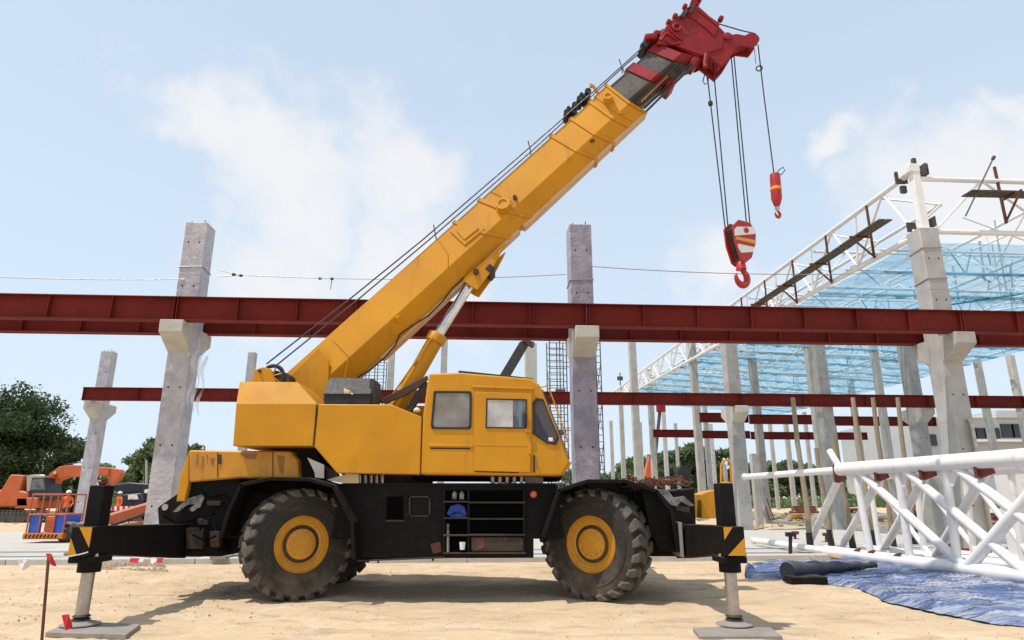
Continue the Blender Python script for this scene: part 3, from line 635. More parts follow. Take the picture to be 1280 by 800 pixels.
# safety net: panels slung between the girders, each sagging, hems gathered in folds
nt_ = thing('safety_net', 'large sheer blue safety net slung under the white roof girders', 'safety net', tuple(tr_pt(WID / 2, LEN / 2, ZB)), 0, None, world=True)
def net_z(x, y):
    f = y / LEN; lift = 1 / (1 + math.exp(-(y - 13) / 2.2))
    return ZB - .10 + (1.0 * f + lift * .35) * (1 - x / WID)
ys = [0.6, 6, 10, 12, 14, 16, 18, 20, 22, 24, 26.5, 29, 31.5, 34, 36.5, 39, 42]; xsn = [0.1, 5, 10, WID]
for j in range(len(ys) - 1):
    for i in range(3):
        x0, x1, y0, y1 = xsn[i], xsn[i + 1], ys[j], ys[j + 1]; n = 12; vs = []; rn = random.Random(j * 7 + i); sg = rn.uniform(.03, .09)
        for a in range(n + 1):
            for b in range(n + 1):
                u, v = a / n, b / n; x = x0 + (x1 - x0) * u; y = y0 + (y1 - y0) * v
                z = net_z(x, y) - sg * 4 * v * (1 - v) * (.6 + .4 * 4 * u * (1 - u)) + .05 * noise.noise(Vector((x * 1.3, y * 1.3, j)))
                vs.append(tr_pt(x, y, z))
        fs = [(a * (n + 1) + b, a * (n + 1) + b + 1, (a + 1) * (n + 1) + b + 1, (a + 1) * (n + 1) + b) for a in range(n) for b in range(n)]
        MB().add(vs, fs).build('net_panel', M['net'], nt_)
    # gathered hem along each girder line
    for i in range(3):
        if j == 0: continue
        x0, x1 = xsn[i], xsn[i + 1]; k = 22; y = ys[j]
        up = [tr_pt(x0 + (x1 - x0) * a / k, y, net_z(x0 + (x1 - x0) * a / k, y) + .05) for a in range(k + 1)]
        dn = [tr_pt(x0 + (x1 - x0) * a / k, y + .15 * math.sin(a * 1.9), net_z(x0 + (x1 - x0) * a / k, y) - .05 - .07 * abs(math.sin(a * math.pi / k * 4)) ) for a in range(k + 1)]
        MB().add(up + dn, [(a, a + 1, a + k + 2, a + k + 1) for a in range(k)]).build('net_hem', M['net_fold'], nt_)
# purlins laid across, close together towards the far end, with hanger rods
pu = thing('purlin_set', 'thin white purlin tubes resting across the roof girders', 'purlins', tuple(tr_pt(WID / 2, LEN / 2, ZB)), 0, None, world=True)
rn = random.Random(21)
for j, y in enumerate([2.2, 4.2, 7.8, 9.8, 13.2, 14.8, 16.6, 19.2, 20.6, 22.6, 25.4, 27.8, 30.2, 32.8, 35.2, 37.6]):
    o0 = rn.uniform(.25, .8); a, b = tr_pt(.1, y, net_z(0, y) + o0), tr_pt(WID, y + rn.uniform(-.2, .2), net_z(WID, y) + o0)
    MB().tube(a, b, .04, n=6).build('purlin', M['white_steel'], pu)
    for k in range(7):
        q = a.lerp(b, (k + rn.uniform(.2, .8)) / 7); MB().tube(q, q + Vector((rn.uniform(-.5, .5), rn.uniform(-.3, .3), -o0 - .05)), .02, n=5).build('hanger', M[rn.choice(('scaffold', 'white_steel', 'blue_steel'))], pu)
pb_ = thing('roof_bracing', 'criss cross of thin white bracing rods among the roof girders', 'bracing', tuple(tr_pt(WID / 2, LEN / 2, ZB)), 0, None, world=True)
rn = random.Random(33)
for k in range(190):
    x, y = rn.uniform(.2, WID - 2), rn.uniform(.5, LEN - 3) ** 1.0; dx, dy = rn.choice(((2.6, 3), (-2.4, 3), (2.5, 0), (1.2, 1.5))); x1 = min(max(x + dx, .1), WID); y1 = y + dy
    z0, z1 = net_z(x, y) + rn.choice((.12, .2, 1.2)), net_z(x1, y1) + rn.choice((.12, .25, 1.3)); MB().tube(tr_pt(x, y, z0), tr_pt(x1, y1, z1), rn.choice((.022, .03, .04)), n=6).build('rod', M['white_steel'], pb_)
# scaffold boards on rust red brackets, along the left girder and on the front one
def board_run(label, a, b, side, n, bm='rust'):
    a, b = V3(a), V3(b); t = thing('scaffold_walkway', label, 'walkway', tuple(a), 0, 'board walkways on the roof edge', world=True)
    k = 6
    for i in range(k):
        p0, p1 = a.lerp(b, i / k), a.lerp(b, (i + 1.03) / k)
        for s in (-.11, .11): MB().bar(p0 + side * s, p1 + side * s + Vector((0, 0, .012)), .19, .038).build('board', M['plank'], t)
    for i in range(n):
        q = a.lerp(b, (i + .5) / n); h = q - side * .32
        MB().bar(h + Vector((0, 0, -.75)), h + Vector((0, 0, 1.05)), .06).build('bracket_post', M[bm], t)
        MB().bar(h + Vector((0, 0, -.04)), q + side * .4 + Vector((0, 0, -.05)), .05).build('bracket_arm', M[bm], t)
        MB().bar(h + Vector((0, 0, -.7)), q + side * .35 + Vector((0, 0, -.07)), .045).build('bracket_brace', M[bm], t)
board_run('brown board walkway on rusty brackets outside the left roof girder', tr_pt(-.45, .9, ZB + .75), tr_pt(-.5, 13.5, ZB + .75), -AC, 5)
board_run('brown board walkway across the roof front right of the corner post', tr_pt(1.2, -.35, ZB + 1.05), tr_pt(9, -.35, ZB + 1.05), -DP, 3)
t = thing('guard_pole', 'thin grey pole leaning up above the roof front girder', 'pole', tuple(tr_pt(2.4, -.4, ZB)), 0, None, world=True)
a, b = P(1207, 270, 16.9), P(1241, 199, 16.9); MB().tube(a, b, .022, n=6).build('pole', M['scaffold'], t); MB().lathe([(.02, -.03), (.05, 0), (.05, .1), (.02, .13)], b, b - a, 8).build('cap', M['dark_metal'], t)

# ================================================================== THE CRANE
CR = thing('mobile_crane', 'yellow rough terrain crane with raised boom, red boom head and outriggers down', 'crane', (-.9, 10.8, 0), 0, None, world=True)
def sub(name, mb, m, parent=CR, **k): return mb.build(name, M[m], parent, **k)
YN = 9.5      # near side of the superstructure
Y_, B_, K_ = 'yellow', 'black', 'seal'
# --- chassis
cz_top = P(560, 605, 9.72).z
mb = MB(); mb.plate([(415, 604.5), (697, 605.5), (690, 640), (676, 671), (667, 672), (667, 697.5), (445, 698), (443, 652), (425, 612)], 9.72, .10)
chassis = sub('chassis_side', mb, B_, bevel=.01)
mb = MB(); mb.box(-4.5, 2.2, 9.95, 11.75, .82, cz_top - .12); sub('chassis', mb, B_, bevel=.02)
mb = MB(); mb.box(-2.45, .62, 9.70, 12.0, cz_top - .03, cz_top + .012); sub('deck', mb, B_, bevel=.006)
mb = MB(); mb.box(-4.45, 2.15, 11.95, 12.02, .95, cz_top - .1); sub('chassis_side', mb, B_)
mb = MB(); mb.plate([(445, 700.5), (555, 696), (555, 698), (448, 702)], 9.68, .3); sub('side_skirt', mb, 'black_rusty', bevel=.004)
# openings: flat near-black plates stand for the shade inside step bays and lockers
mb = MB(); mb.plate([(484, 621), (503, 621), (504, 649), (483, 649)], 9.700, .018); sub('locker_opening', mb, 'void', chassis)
for q in ([(482, 650), (505, 650), (505, 652), (482, 652)], [(511, 620), (538, 620), (538, 622), (511, 622)], [(511, 644), (538, 644), (538, 646), (511, 646)], [(511, 620), (513, 620), (513, 646), (511, 646)], [(536, 620), (538, 620), (538, 646), (536, 646)]):
    sub('locker_rim', MB().plate(q, 9.70, .018), 'black_rusty', chassis)
mb = MB(); mb.plate([(514, 623), (535, 623), (535, 643), (514, 643)], 9.708, .01); sub('locker_hatch', mb, B_, chassis, bevel=.003)
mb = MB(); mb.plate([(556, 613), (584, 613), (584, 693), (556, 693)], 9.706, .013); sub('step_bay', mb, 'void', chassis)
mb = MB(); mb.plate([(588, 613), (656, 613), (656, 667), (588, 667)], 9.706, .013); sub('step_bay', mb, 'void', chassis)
for x0, x1, y in ((554, 586, 627), (554, 586, 647.5), (554, 586, 669), (554, 657, 691.5), (586, 657, 628), (586, 655, 648.5), (586, 657, 668.5)):
    sub('step', MB().plate([(x0, y - 1), (x1, y - 1), (x1, y + 1.2), (x0, y + 1.2)], 9.64, .07), 'black_rusty', bevel=.004)
for x in (555, 585.5, 655): sub('step_post', MB().plate([(x - 1.4, 612), (x + 1.4, 612), (x + 1.4, 694), (x - 1.4, 694)], 9.66, .05), B_)
mb = MB(); mb.plate([(589, 671), (655, 671), (655, 690), (589, 690)], 9.66, .05); sub('fuel_tank', mb, 'black_rusty', bevel=.02)
sub('tank_patch', MB().plate([(594, 674), (604, 672.5), (606, 684), (598, 687)], 9.655, .01), 'rust')
c = P(572, 641, 9.69); mb = MB(); mb.path([c + Vector((-.13, .0, -.02)), c + Vector((-.07, -.02, .05)), c + Vector((0, .01, .06)), c + Vector((.06, -.01, .05)), c + Vector((.11, 0, -.03))], [.03, .055, .07, .055, .03], 9); mb.path([c + Vector((-.10, 0, -.05)), c + Vector((.02, -.02, -.03)), c + Vector((.12, 0, -.06))], [.02, .04, .02], 8); sub('blue_rag', mb, 'blue_rag')
mb = MB(); c = P(578, 687, 9.66); mb.lathe([(.035, 0), (.045, .1)], c, (0, 0, 1), 12); sub('cup', mb, 'white_paint')
for x in (568, 577): sub('bottle', MB().lathe([(.035, -.0), (.035, .08), (.012, .11)], P(x, 624, 9.67), (0, 0, 1), 10), 'bracket_grey')
sub('grab_rod', MB().tube(P(560, 655, 9.66), P(560, 690, 9.66), .018, n=8), 'bracket_grey')
sub('drip', MB().tube(P(473, 700, 9.7), P(473, 704, 9.7), .012, n=6), B_); sub('drain_plug', MB().tube(P(541, 697, 9.7), P(541, 701, 9.7), .015, n=6), B_)
mb = MB(); mb.lathe([(.05, .012), (.05, -.012), (.035, -.03)], P(667, 618, 9.69), (0, 1, 0), 16); sub('side_reflector', mb, 'reflector')
sub('rust_patch', MB().plate([(538, 680), (550, 677), (552, 690), (541, 692)], 9.716, .003), 'rust')
# --- fenders: bent plate arches with a rolled lip
def fender(pts, Yn, depth):
    a = MB()
    for (x0, y0), (x1, y1) in zip(pts[:-1], pts[1:]):
        p0, p1 = P(x0, y0, Yn), P(x1, y1, Yn); d = (p1 - p0).normalized(); n = Vector((d.z, 0, -d.x)) * .022
        a.prism([p0, p1, p1 + n, p0 + n], (0, depth, 0))
    f = sub('fender', a, B_)
    for (x0, y0), (x1, y1) in zip(pts[:-1], pts[1:]):
        p0, p1 = P(x0, y0, Yn), P(x1, y1, Yn); d = (p1 - p0).normalized(); n = Vector((d.z, 0, -d.x)) * .05
        sub('fender_lip', MB().prism([p0, p1, p1 + n, p0 + n], (0, -.03, 0)), B_, f, bevel=.006)
    return f
fender([(274, 672), (284, 640), (300, 604), (338, 596), (386, 597), (419, 606), (443, 652.5), (445, 699)], 9.42, .66)
fender([(677, 671), (697, 611), (735, 599), (781, 599), (822, 612), (842, 640), (850, 690)], 9.42, .66)
# wheel-well backs and tail/nose bodywork
mb = MB(); mb.plate([(272, 668), (300, 606), (338, 598), (386, 599), (419, 608), (443, 655), (440, 690), (400, 640), (330, 640), (272, 690)], 10.12, .08); sub('wheel_well', mb, B_)
mb = MB(); mb.plate([(677, 671), (697, 613), (735, 601), (781, 601), (822, 614), (842, 642), (850, 694), (780, 650), (700, 650)], 10.12, .08); sub('wheel_well', mb, B_)
mb = MB(); mb.plate([(800, 602), (822, 612), (842, 637), (862, 640), (868, 652), (848, 656), (848, 690), (836, 690), (822, 684), (812, 660)], 9.62, .12); sub('nose_plate', mb, B_, bevel=.01)
mb = MB(); mb.plate([(812, 616), (868, 610), (872, 690), (822, 688)], 9.95, 1.9); sub('nose_box', mb, B_, bevel=.02)
mb = MB(); mb.plate([(822, 612), (834, 612), (842, 622), (855, 620), (868, 632), (862, 633), (852, 627), (846, 633), (838, 631)], 9.60, .02); sub('hook_bracket', mb, 'bracket_grey', bevel=.003)
mb = MB(); mb.plate([(846, 632), (862, 634), (862, 654), (846, 654)], 9.66, .05); sub('light_recess', mb, 'black_rusty')
mb = MB(); mb.plate([(200, 632), (232, 610), (235, 600), (300, 598), (286, 640), (272, 690), (232, 694), (200, 694)], 9.85, .12); sub('tail_plate', mb, B_, bevel=.01)
mb = MB(); mb.plate([(196, 634), (240, 610), (300, 600), (300, 690), (200, 690)], 10.2, 1.6); sub('tail_box', mb, B_, bevel=.03)
mb = MB(); mb.plate([(216, 640), (232, 624), (252, 618), (255, 622), (250, 634), (240, 640), (236, 636), (244, 630), (234, 631), (222, 640)], 9.80, .03); sub('tow_bracket', mb, 'bracket_grey', bevel=.003)
mb = MB(); mb.lathe([(.02, -.02), (.045, -.02), (.045, .03)], P(207, 634, 9.84), (0, 1, 0), 14); sub('bolt', mb, 'steel_rod')
for x, y, w, h in ((232, 660, 22, 26), (262, 664, 12, 20), (246, 648, 14, 8), (258, 626, 18, 6)):
    sub('step_box', MB().plate([(x, y), (x + w, y), (x + w - 1, y + h), (x + 1, y + h)], 9.74, .1), 'black_rusty', bevel=.006)
for pts in ([(238, 652), (250, 646), (262, 650), (268, 640)], [(240, 668), (256, 676), (270, 670)], [(205, 645), (222, 655), (240, 650), (252, 662)], [(250, 610), (262, 622), (280, 618), (292, 628)]):
    sub('hose', MB().path([P(x, y, 9.72) for x, y in pts], .012, 7), 'void')
# --- engine hood at the rear
mb = MB(); mb.plate([(236, 562.5), (363, 564), (372, 575), (374, 598), (300, 597.5), (236, 603)], 9.75, 1.9); hood = sub('engine_hood', mb, 'yellow_dirty', bevel=.025)
mb = MB(); mb.plate([(236, 562.5), (224, 598), (220, 627), (231, 627), (236, 603)], 9.76, 1.88); sub('hood_end', mb, 'yellow', bevel=.015)
for x in (272, 341): sub('seam', MB().plate([(x - .5, 565), (x + .5, 565), (x + .5, 597), (x - .5, 597)], 9.744, .004), K_, hood)
for k, (x, y, w_, h_) in enumerate(((246, 567, 2, 16), (252, 570, 3, 18), (258, 568, 2, 12), (262, 572, 6, 10), (300, 566, 22, 9), (346, 569, 10, 24))): sub('oil_stain', MB().plate([(x, y), (x + w_, y + 1), (x + w_ * .8, y + h_), (x + w_ * .3, y + h_ * .8)], 9.747, .003), 'stain', hood)
sub('hood_latch', MB().plate([(273, 568), (276, 568), (276, 580), (273, 580)], 9.735, .02), 'black_rusty', hood)
mb = MB(); mb.torus(P(253, 560, 10), (0, 1, 0), .035, .01, 12, 6); sub('lifting_eye', mb, 'black_rusty')
mb = MB(); mb.plate([(372, 562), (392, 560), (408, 590), (408, 600), (372, 600)], 9.9, .5); sub('air_cleaner_bracket', mb, B_)
sub('grey_bracket', MB().plate([(384, 572), (405, 581), (405, 598), (394, 597), (393, 590)], 9.8, .03), 'white_paint')
sub('valve_block', MB().plate([(405, 581), (422, 592), (424, 600), (404, 600)], 9.9, .1), 'dark_metal')
mb = MB(); mb.plate([(408, 600), (434, 592), (448, 592.5), (448, 604), (430, 604)], 9.62, .05); sub('cream_bracket', mb, 'cream', bevel=.004)
mb = MB(); mb.lathe([(.62, 0), (.62, .16), (.70, .17), (.70, .26)], (-1.9, 10.85, cz_top - .02), (0, 0, 1), 40); sub('slewing_ring', mb, 'dark_metal')
sub('dark_gap_plate', MB().plate([(452, 590), (705, 593), (700, 601), (452, 600)], 10.35, .9), B_)  # plate added behind to keep the gap under the body dark
sub('oil_tank_side', MB().plate([(612, 595), (640, 596), (640, 604), (612, 603)], 10.0, .05), 'dark_metal'); sub('oil_tank_side', MB().plate([(656, 596), (679, 597), (679, 604), (656, 604)], 10.0, .05), 'wall_grey')
for i in range(5): sub('pipe', MB().tube(P(450 + i * 7, 594, 9.9), P(450 + i * 7, 604, 9.9), .03, n=8), 'steel_rod')
for i in range(5): sub('pipe', MB().tube(P(616 + i * 9, 596, 9.85), P(616 + i * 9, 604, 9.85), .03, n=8), 'steel_rod')
# --- superstructure
sup = MB(); p_ = lambda x, y, Y=YN: P(x, y, Y)
lo = [(294, 505), (396, 505), (391, 557.5), (291, 557.5)]
fr = [p_(x, y) for x, y in lo]; bk = [p + Vector((0, 2.55, 0)) for p in fr]
mb = MB()
A = [p_(295, 505), p_(397, 505), p_(391, 557.5), p_(291, 557.5)]
tl, trr = P(299.5, 477, 9.66), P(371.5, 477.5, 9.66)
D = Vector((0, 2.55, 0)); Dt = Vector((0, 2.25, 0))
vs = A + [p + D for p in A] + [tl, trr, tl + Dt, trr + Dt]
mb.add(vs, [(0, 1, 2, 3), (7, 6, 5, 4), (3, 2, 6, 7), (0, 3, 7, 4), (1, 5, 6, 2), (0, 8, 9, 1), (4, 5, 11, 10), (8, 10, 11, 9), (0, 4, 10, 8), (1, 9, 11, 5)])
sub('counterweight', mb, Y_, bevel=.010)
body = sub('body_panel', MB().plate([(398, 505), (489, 505.5), (527, 521), (525, 593), (421, 591.5), (391.8, 557.5)], YN - .005, .9), Y_, bevel=.015)
sub('seam', MB().plate([(395, 506), (396.4, 506), (392.8, 557), (391.4, 557)], YN - .012, .01), K_, body)
sub('body_panel', MB().plate([(398, 507), (560, 507), (600, 540), (596, 592), (424, 590)], 11.25, .85), Y_, bevel=.015)
sub('turntable_deck', MB().plate([(393, 560), (527, 563), (700, 575), (695, 596), (428, 594), (405, 572)], 10.30, .95), B_, bevel=.01)
sub('panel_dent', MB().plate([(463, 541), (469, 540), (472, 545), (466, 544.5)], YN - .0065, .003), 'yellow_dirty', body)
mb = MB(); mb.plate([(529, 521), (536, 593)], YN, .01) if False else None
sub('cab_gap', MB().plate([(524.5, 520), (528.5, 520), (527, 594), (524, 594)], YN + .03, .7), K_)
# tool box
t0 = [P(404.5, 492, 9.55), P(463, 492, 9.55), P(463, 505.5, 9.55), P(405, 505.5, 9.55)]
mb = MB(); mb.prism(t0, (0, .75, 0)); tb = sub('tool_box', mb, K_, bevel=.008)
l0 = [P(403.5, 492.5, 9.53), P(464, 492.5, 9.53)]; l1 = [P(412, 472, 9.75), P(467, 473, 9.75)]
mb = MB(); mb.add([l0[0], l0[1], l1[1], l1[0], l0[0] + Vector((0, .8, 0)), l0[1] + Vector((0, .8, 0)), l1[1] + Vector((0, .55, 0)), l1[0] + Vector((0, .55, 0))],
    [(0, 1, 2, 3), (4, 7, 6, 5), (3, 2, 6, 7), (0, 4, 5, 1), (0, 3, 7, 4), (1, 5, 6, 2)]); sub('box_lid', mb, 'grey_box', tb, bevel=.01)
sub('latch', MB().obox(P(434, 490, 9.5), (.09, .05, .05)), 'cream', tb, bevel=.01); sub('latch', MB().tube(P(430, 486, 9.55), P(441, 493, 9.5), .012, n=6), 'cream', tb)
sub('box_post', MB().plate([(462, 474), (468, 474), (466, 505), (461, 505)], 9.6, .5), 'grey_box', tb)
# winch
wy = 10.1
WP = [(314, 478), (318, 462), (329, 458.5), (338, 461), (345, 478)]
winch = sub('winch_frame', MB().plate(WP, wy, .06), Y_, bevel=.01); sub('winch_plate', MB().plate(WP, wy + 1.2, .06), Y_, winch, bevel=.01)
for yy in (wy + .1, wy + 1.1): sub('drum_flange', MB().torus(P(341, 470, yy), (0, 1, 0), .17, .026, 26, 8), 'black_rusty', winch); 
for yy in (wy + .1, wy + 1.1):
    for k in range(6):
        c = P(341, 470, yy); a = k * math.pi / 3 + .3; sub('spoke', MB().tube(c, c + Vector((math.cos(a), 0, math.sin(a))) * .15, .012, n=6), 'yellow_dirty', winch)
sub('rope_drum', MB().lathe([(.11, .12), (.11, 1.08)], P(341, 470, wy), (0, 1, 0), 20), 'cable', winch)
sub('winch_drum', MB().lathe([(.10, .1), (.10, 1.1)], P(352, 472, wy), (0, 1, 0), 20), 'black_rusty', winch)
sub('bolt', MB().lathe([(.025, -.03), (.025, .01)], P(325, 464, wy), (0, 1, 0), 8), 'black_rusty', winch)
# --- cab
cab_out = [(526, 593), (528.5, 520), (536, 466.5), (575, 465.5), (664, 473), (675, 481), (712.5, 578), (702, 595)]
CY0, CD = YN - .01, .92
mb = MB(); mb.plate(cab_out, CY0, CD)
cab = sub('cab', mb, Y_, bevel=.03, seg=3)
mb = MB(); mb.plate([(712.5, 578), (713.5, 581), (704, 594.5), (702, 595), (700, 582)], CY0 + .02, CD - .04); sub('cab_nose', mb, Y_, cab, bevel=.01)
mb = MB(); mb.plate([(573, 463), (666, 472.5), (664, 475.5), (573, 466)], CY0 + .03, .86); sub('roof_hatch', mb, K_, cab, bevel=.004)
sub('drip_rail', MB().plate([(590, 481.5), (667, 484.5), (667, 487), (590, 484.5)], CY0 - .03, .03), Y_, cab, bevel=.006)
# side windows (gasket, pane)
def window(pts, glass, parent, Y, g=3.0, name='window'):
    cx = sum(p[0] for p in pts) / len(pts); cy = sum(p[1] for p in pts) / len(pts)
    out = [(cx + (x - cx) * (1 + g / abs(max(abs(x - cx), 8))), cy + (y - cy) * (1 + g / max(abs(y - cy), 8))) for x, y in pts]
    n = len(pts); mb = MB()
    for i in range(n):
        j = (i + 1) % n; mb.prism([P(*out[i], Y), P(*out[j], Y), P(*pts[j], Y), P(*pts[i], Y)], (0, .035, 0))
    fr_ = mb.build(name, M['seal'], parent, bevel=.004)
    return fr_
window([(544.5, 493), (545.5, 491), (585, 491.5), (587, 494), (586.5, 531), (584, 534), (543, 533.5), (541, 530)], 0, cab, CY0 - .018, 2.6, 'rear_window_seal')
sub('rear_window_pane', MB().plate([(543, 491), (587, 491), (587, 535), (541, 535)], CY0 - .006, .008), 'glass_dusty', cab)
sub('door', MB().plate([(593.5, 489.5), (665, 491.5), (663, 590.5), (592, 588.5)], CY0 - .022, .02), Y_, cab, bevel=.007)
window([(609.5, 499.5), (657, 500.5), (656.5, 534), (608.5, 533.5)], 0, cab, CY0 - .034, 1.7, 'door_window_seal')
# door glass over a dim cab interior, pale rear trim, monitor
sub('door_window_pane', MB().plate([(608.5, 499), (658, 500), (657, 534.5), (607.5, 534)], CY0 - .030, .006), 'glass_clear', cab)
sub('cab_blind', MB().plate([(608.5, 499), (641, 499.6), (641, 534.4), (607.5, 534)], CY0 - .0235, .004), 'white_paint', cab)
sub('cab_interior', MB().plate([(641, 499.6), (658, 500), (657, 534.5), (641, 534.4)], CY0 - .0235, .003), 'navy', cab)
sub('window_post', MB().plate([(648.5, 500), (652, 500), (652, 534), (648.5, 534)], CY0 - .026, .003), 'blue_steel', cab)
sub('side_mirror', MB().plate([(654.5, 516), (658.5, 515), (659, 532), (655, 533)], CY0 - .075, .035), K_, cab, bevel=.008)
sub('window_catch', MB().lathe([(.012, -.02), (.012, .01)], P(643.5, 522, CY0 - .03), (0, 1, 0), 10), K_, cab)
sub('door_crease', MB().plate([(593, 555.2), (664, 556.6), (664, 558), (593, 556.6)], CY0 - .026, .006), Y_, cab, bevel=.002)
sub('lower_seam', MB().plate([(594, 588.8), (648, 590.4), (648, 591.6), (594, 590)], CY0 - .008, .008), K_, cab)
sub('door_handle', MB().plate([(656, 536), (664, 536.5), (664, 541), (656, 540)], CY0 - .05, .03), Y_, cab, bevel=.006)
sub('hinge', MB().plate([(660.5, 556), (664.5, 556), (664.5, 568), (660.5, 568)], CY0 - .045, .03), Y_, cab, bevel=.006)
sub('vent_slot', MB().plate([(538, 559.3), (588, 559.8), (588, 561.6), (538, 561.2)], CY0 - .004, .008), K_, cab)
sub('grab_handle', MB().path([P(668, 590, CY0), P(667.5, 588, CY0 - .05), P(667.5, 572, CY0 - .05), P(668, 570, CY0)], .013, 8), 'black_rusty', cab)
sub('vent_trim', MB().plate([(536, 555), (591, 555.8), (591, 558.6), (536, 558)], CY0 - .014, .014), Y_, cab, bevel=.004)
q = [(672.5, 500), (679, 501), (696.5, 545), (692.5, 553.5), (683, 552), (668.5, 539.5), (668.5, 505)]
window(q, 0, cab, CY0 - .018, 2.6, 'quarter_window_seal')
sub('quarter_window_pane', MB().plate([(671, 499), (680, 500), (697, 546), (693, 554), (683, 553), (668, 540), (667.5, 504)], CY0 - .006, .008), 'glass_dark', cab)
sub('curtain', MB().plate([(669, 520), (671, 515), (679, 535), (688, 549), (684, 551), (669, 539)], CY0 - .009, .003), mat and 'navy', cab)
sub('washer_bottle', MB().plate([(685.5, 547), (691, 547), (691.5, 551.5), (686, 551.5)], CY0 - .02, .012), 'white_paint', cab, bevel=.005)
sub('windshield', MB().prism([P(677, 487, CY0 + .08), P(711, 574, CY0 + .08), P(712.6, 573.4, CY0 + .08), P(678.6, 486.4, CY0 + .08)], (0, .75, 0)), 'glass_dark', cab)
for yy in (CY0 - .03, CY0 + .35):
    sub('grab_rail', MB().path([P(676, 484, yy + .03), P(683, 482.5, yy), P(687, 488, yy), P(700, 522, yy), P(711, 557, yy), P(709, 567, yy + .03)], .011, 7), 'yellow_dirty', cab)
for k in range(9):
    f = k / 8; a = (684 + f * 26, 487 + f * 70); sub('ladder_rung', MB().tube(P(*a, CY0 - .03), P(*a, CY0 + .35), .008, n=6), 'yellow_dirty', cab)
# --- lifting cylinders
cyl_y = 10.75
for yy in (cyl_y,):
    base, col_, tip = P(486, 528, yy), P(549, 417, yy), P(593, 347, yy)
    d = (col_ - base).normalized()
    sub('lift_cylinder', MB().lathe([(.135, 0), (.135, (col_ - base).length - .16)], base, d, 28), Y_)
    sub('cylinder_gland', MB().lathe([(.135, 0), (.165, .01), (.165, .13), (.145, .16), (.12, .165)], col_ - d * .17, d, 28), Y_, bevel=.0)
    sub('lift_rod', MB().lathe([(.085, 0), (.085, (tip - col_).length)], col_ - d * .02, (tip - col_), 24), 'chrome')
sub('cylinder_pipe', MB().path([P(478, 512, 10.6), P(497, 484, 10.6), P(541, 421, 10.6)], .016, 7), Y_)
sub('hose', MB().path([P(549, 405, 10.6), P(566, 384, 10.6), P(580, 357, 10.6)], .009, 6), K_)
sub('hose_cover', MB().prism([P(468, 503, 10.4), P(482, 504, 10.4), P(505, 495, 10.4), P(524, 484, 10.4), P(535, 474, 10.4), P(534, 469, 10.4), P(515, 479, 10.4), P(490, 492, 10.4)], (0, .06, 0)), 'brown_strap', bevel=.008)
sub('prop_strut', MB().bar(P(508, 518, 10.5), P(534, 478, 10.5), .12, .10), 'grey_box', bevel=.01)
sub('valve_cap', MB().lathe([(.05, 0), (.06, .03), (.02, .07)], P(521, 515, 10.3), (0, 0, 1), 12), 'white_paint')
# --- boom, outer section: six-sided box
YB = 10.80; hT, hR, hBt = .17, .31, .12
def boomring(T, Rr, Bt, grow=0.0, yoff=0.0, far=True):
    t = P(*T, YB - hT); r = P(*Rr, YB - hR); b = P(*Bt, YB - hBt)
    c = (t + b) / 2; pts = [t, r, b]
    pts = [Vector((c.x + (p.x - c.x) * (1 + grow), YB + (p.y - YB) * (1 + grow), c.z + (p.z - c.z) * (1 + grow))) for p in pts]
    mir = [Vector((p.x, 2 * YB - p.y, p.z)) for p in pts[::-1]]
    return pts + mir
ring0 = boomring((338, 484), (392, 488), (432, 486)); ring1 = boomring((760, 107), (787, 128.5), (806, 139))
def at_s(s, grow=0.0):
    rr = [a.lerp(b, s) for a, b in zip(ring0, ring1)]; c = sum(rr, Vector()) / 6
    return [c + (p - c) * (1 + grow) for p in rr]
mb = MB(); mb.loft([ring0, ring1]); boom = sub('boom', mb, Y_, bevel=.012)
def band(s, w=.075, grow=.065, name='stiffener_band'):
    L = (ring1[0] - ring0[0]).length; sub(name, MB().loft([at_s(s - w / 2 / L, grow), at_s(s + w / 2 / L, grow)]), Y_, boom, bevel=.008)
for s in (.515, .59, .815, .878, .940): band(s)
band(.975, .30, .05, 'end_collar'); band(.998, .06, .10, 'end_collar')
# underside plate, wear strip; pale colour carries light bounced off the ground
und = MB(); 
for s0, s1 in ((.10, .545), (.56, 1.0)):
    a, b = at_s(s0), at_s(s1); off = (a[2] - a[0]).normalized() * .07
    und.loft([[a[2] , a[3] , a[3] + off, a[2] + off], [b[2], b[3], b[3] + off * .8, b[2] + off * .8]])
sub('underside_plate', und, 'pale_lit_yellow', boom, bevel=.006)
# pivot bracket for the lift cylinder
def slab_sym(pts, hw, t, name, m=Y_, par=boom, bev=.01):
    for s in (-1, 1):
        mb = MB(); mb.prism([P(x, y, YB - hw) + Vector((0, 0 if s < 0 else 2 * hw - t, 0)) for x, y in pts], (0, t, 0)); sub(name, mb, m, par, bevel=bev)
slab_sym([(578, 350), (590, 338), (632, 303), (629, 310), (613, 340), (597, 362), (590, 359)], .235, .05, 'cylinder_lug')
sub('cylinder_pin', MB().lathe([(.05, -.3), (.05, .3)], P(596, 346, YB), (0, 1, 0), 16), 'black_rusty', boom)
sub('pin_block', MB().obox(P(613, 341, YB), (.12, .5, .12), Matrix.Rotation(.7, 3, 'Y')), 'black_rusty', boom, bevel=.01)
def on_boom(px, py, upper=True):      # a point on the near upper (or lower) facet of the boom that shows at this pixel
    a, b, c = (ring0[0], ring1[0], ring0[1]) if upper else (ring0[1], ring1[1], ring0[2])
    n = (b - a).cross(c - a).normalized(); o = Vector((0, 0, EYE)); d = P(px, py, 10) - o; t = (a - o).dot(n) / d.dot(n); 
    if n.y > 0: n = -n
    return o + d * t, n
def boss(px, py, r, h, up=True, name='boss', m=Y_):
    q, n = on_boom(px, py, up); sub(name, MB().lathe([(r * 1.15, -.02), (r * 1.15, h * .4), (r, h * .45), (r, h), (r * .6, h), (r * .55, h * .85)], q, n, 24), m, boom)
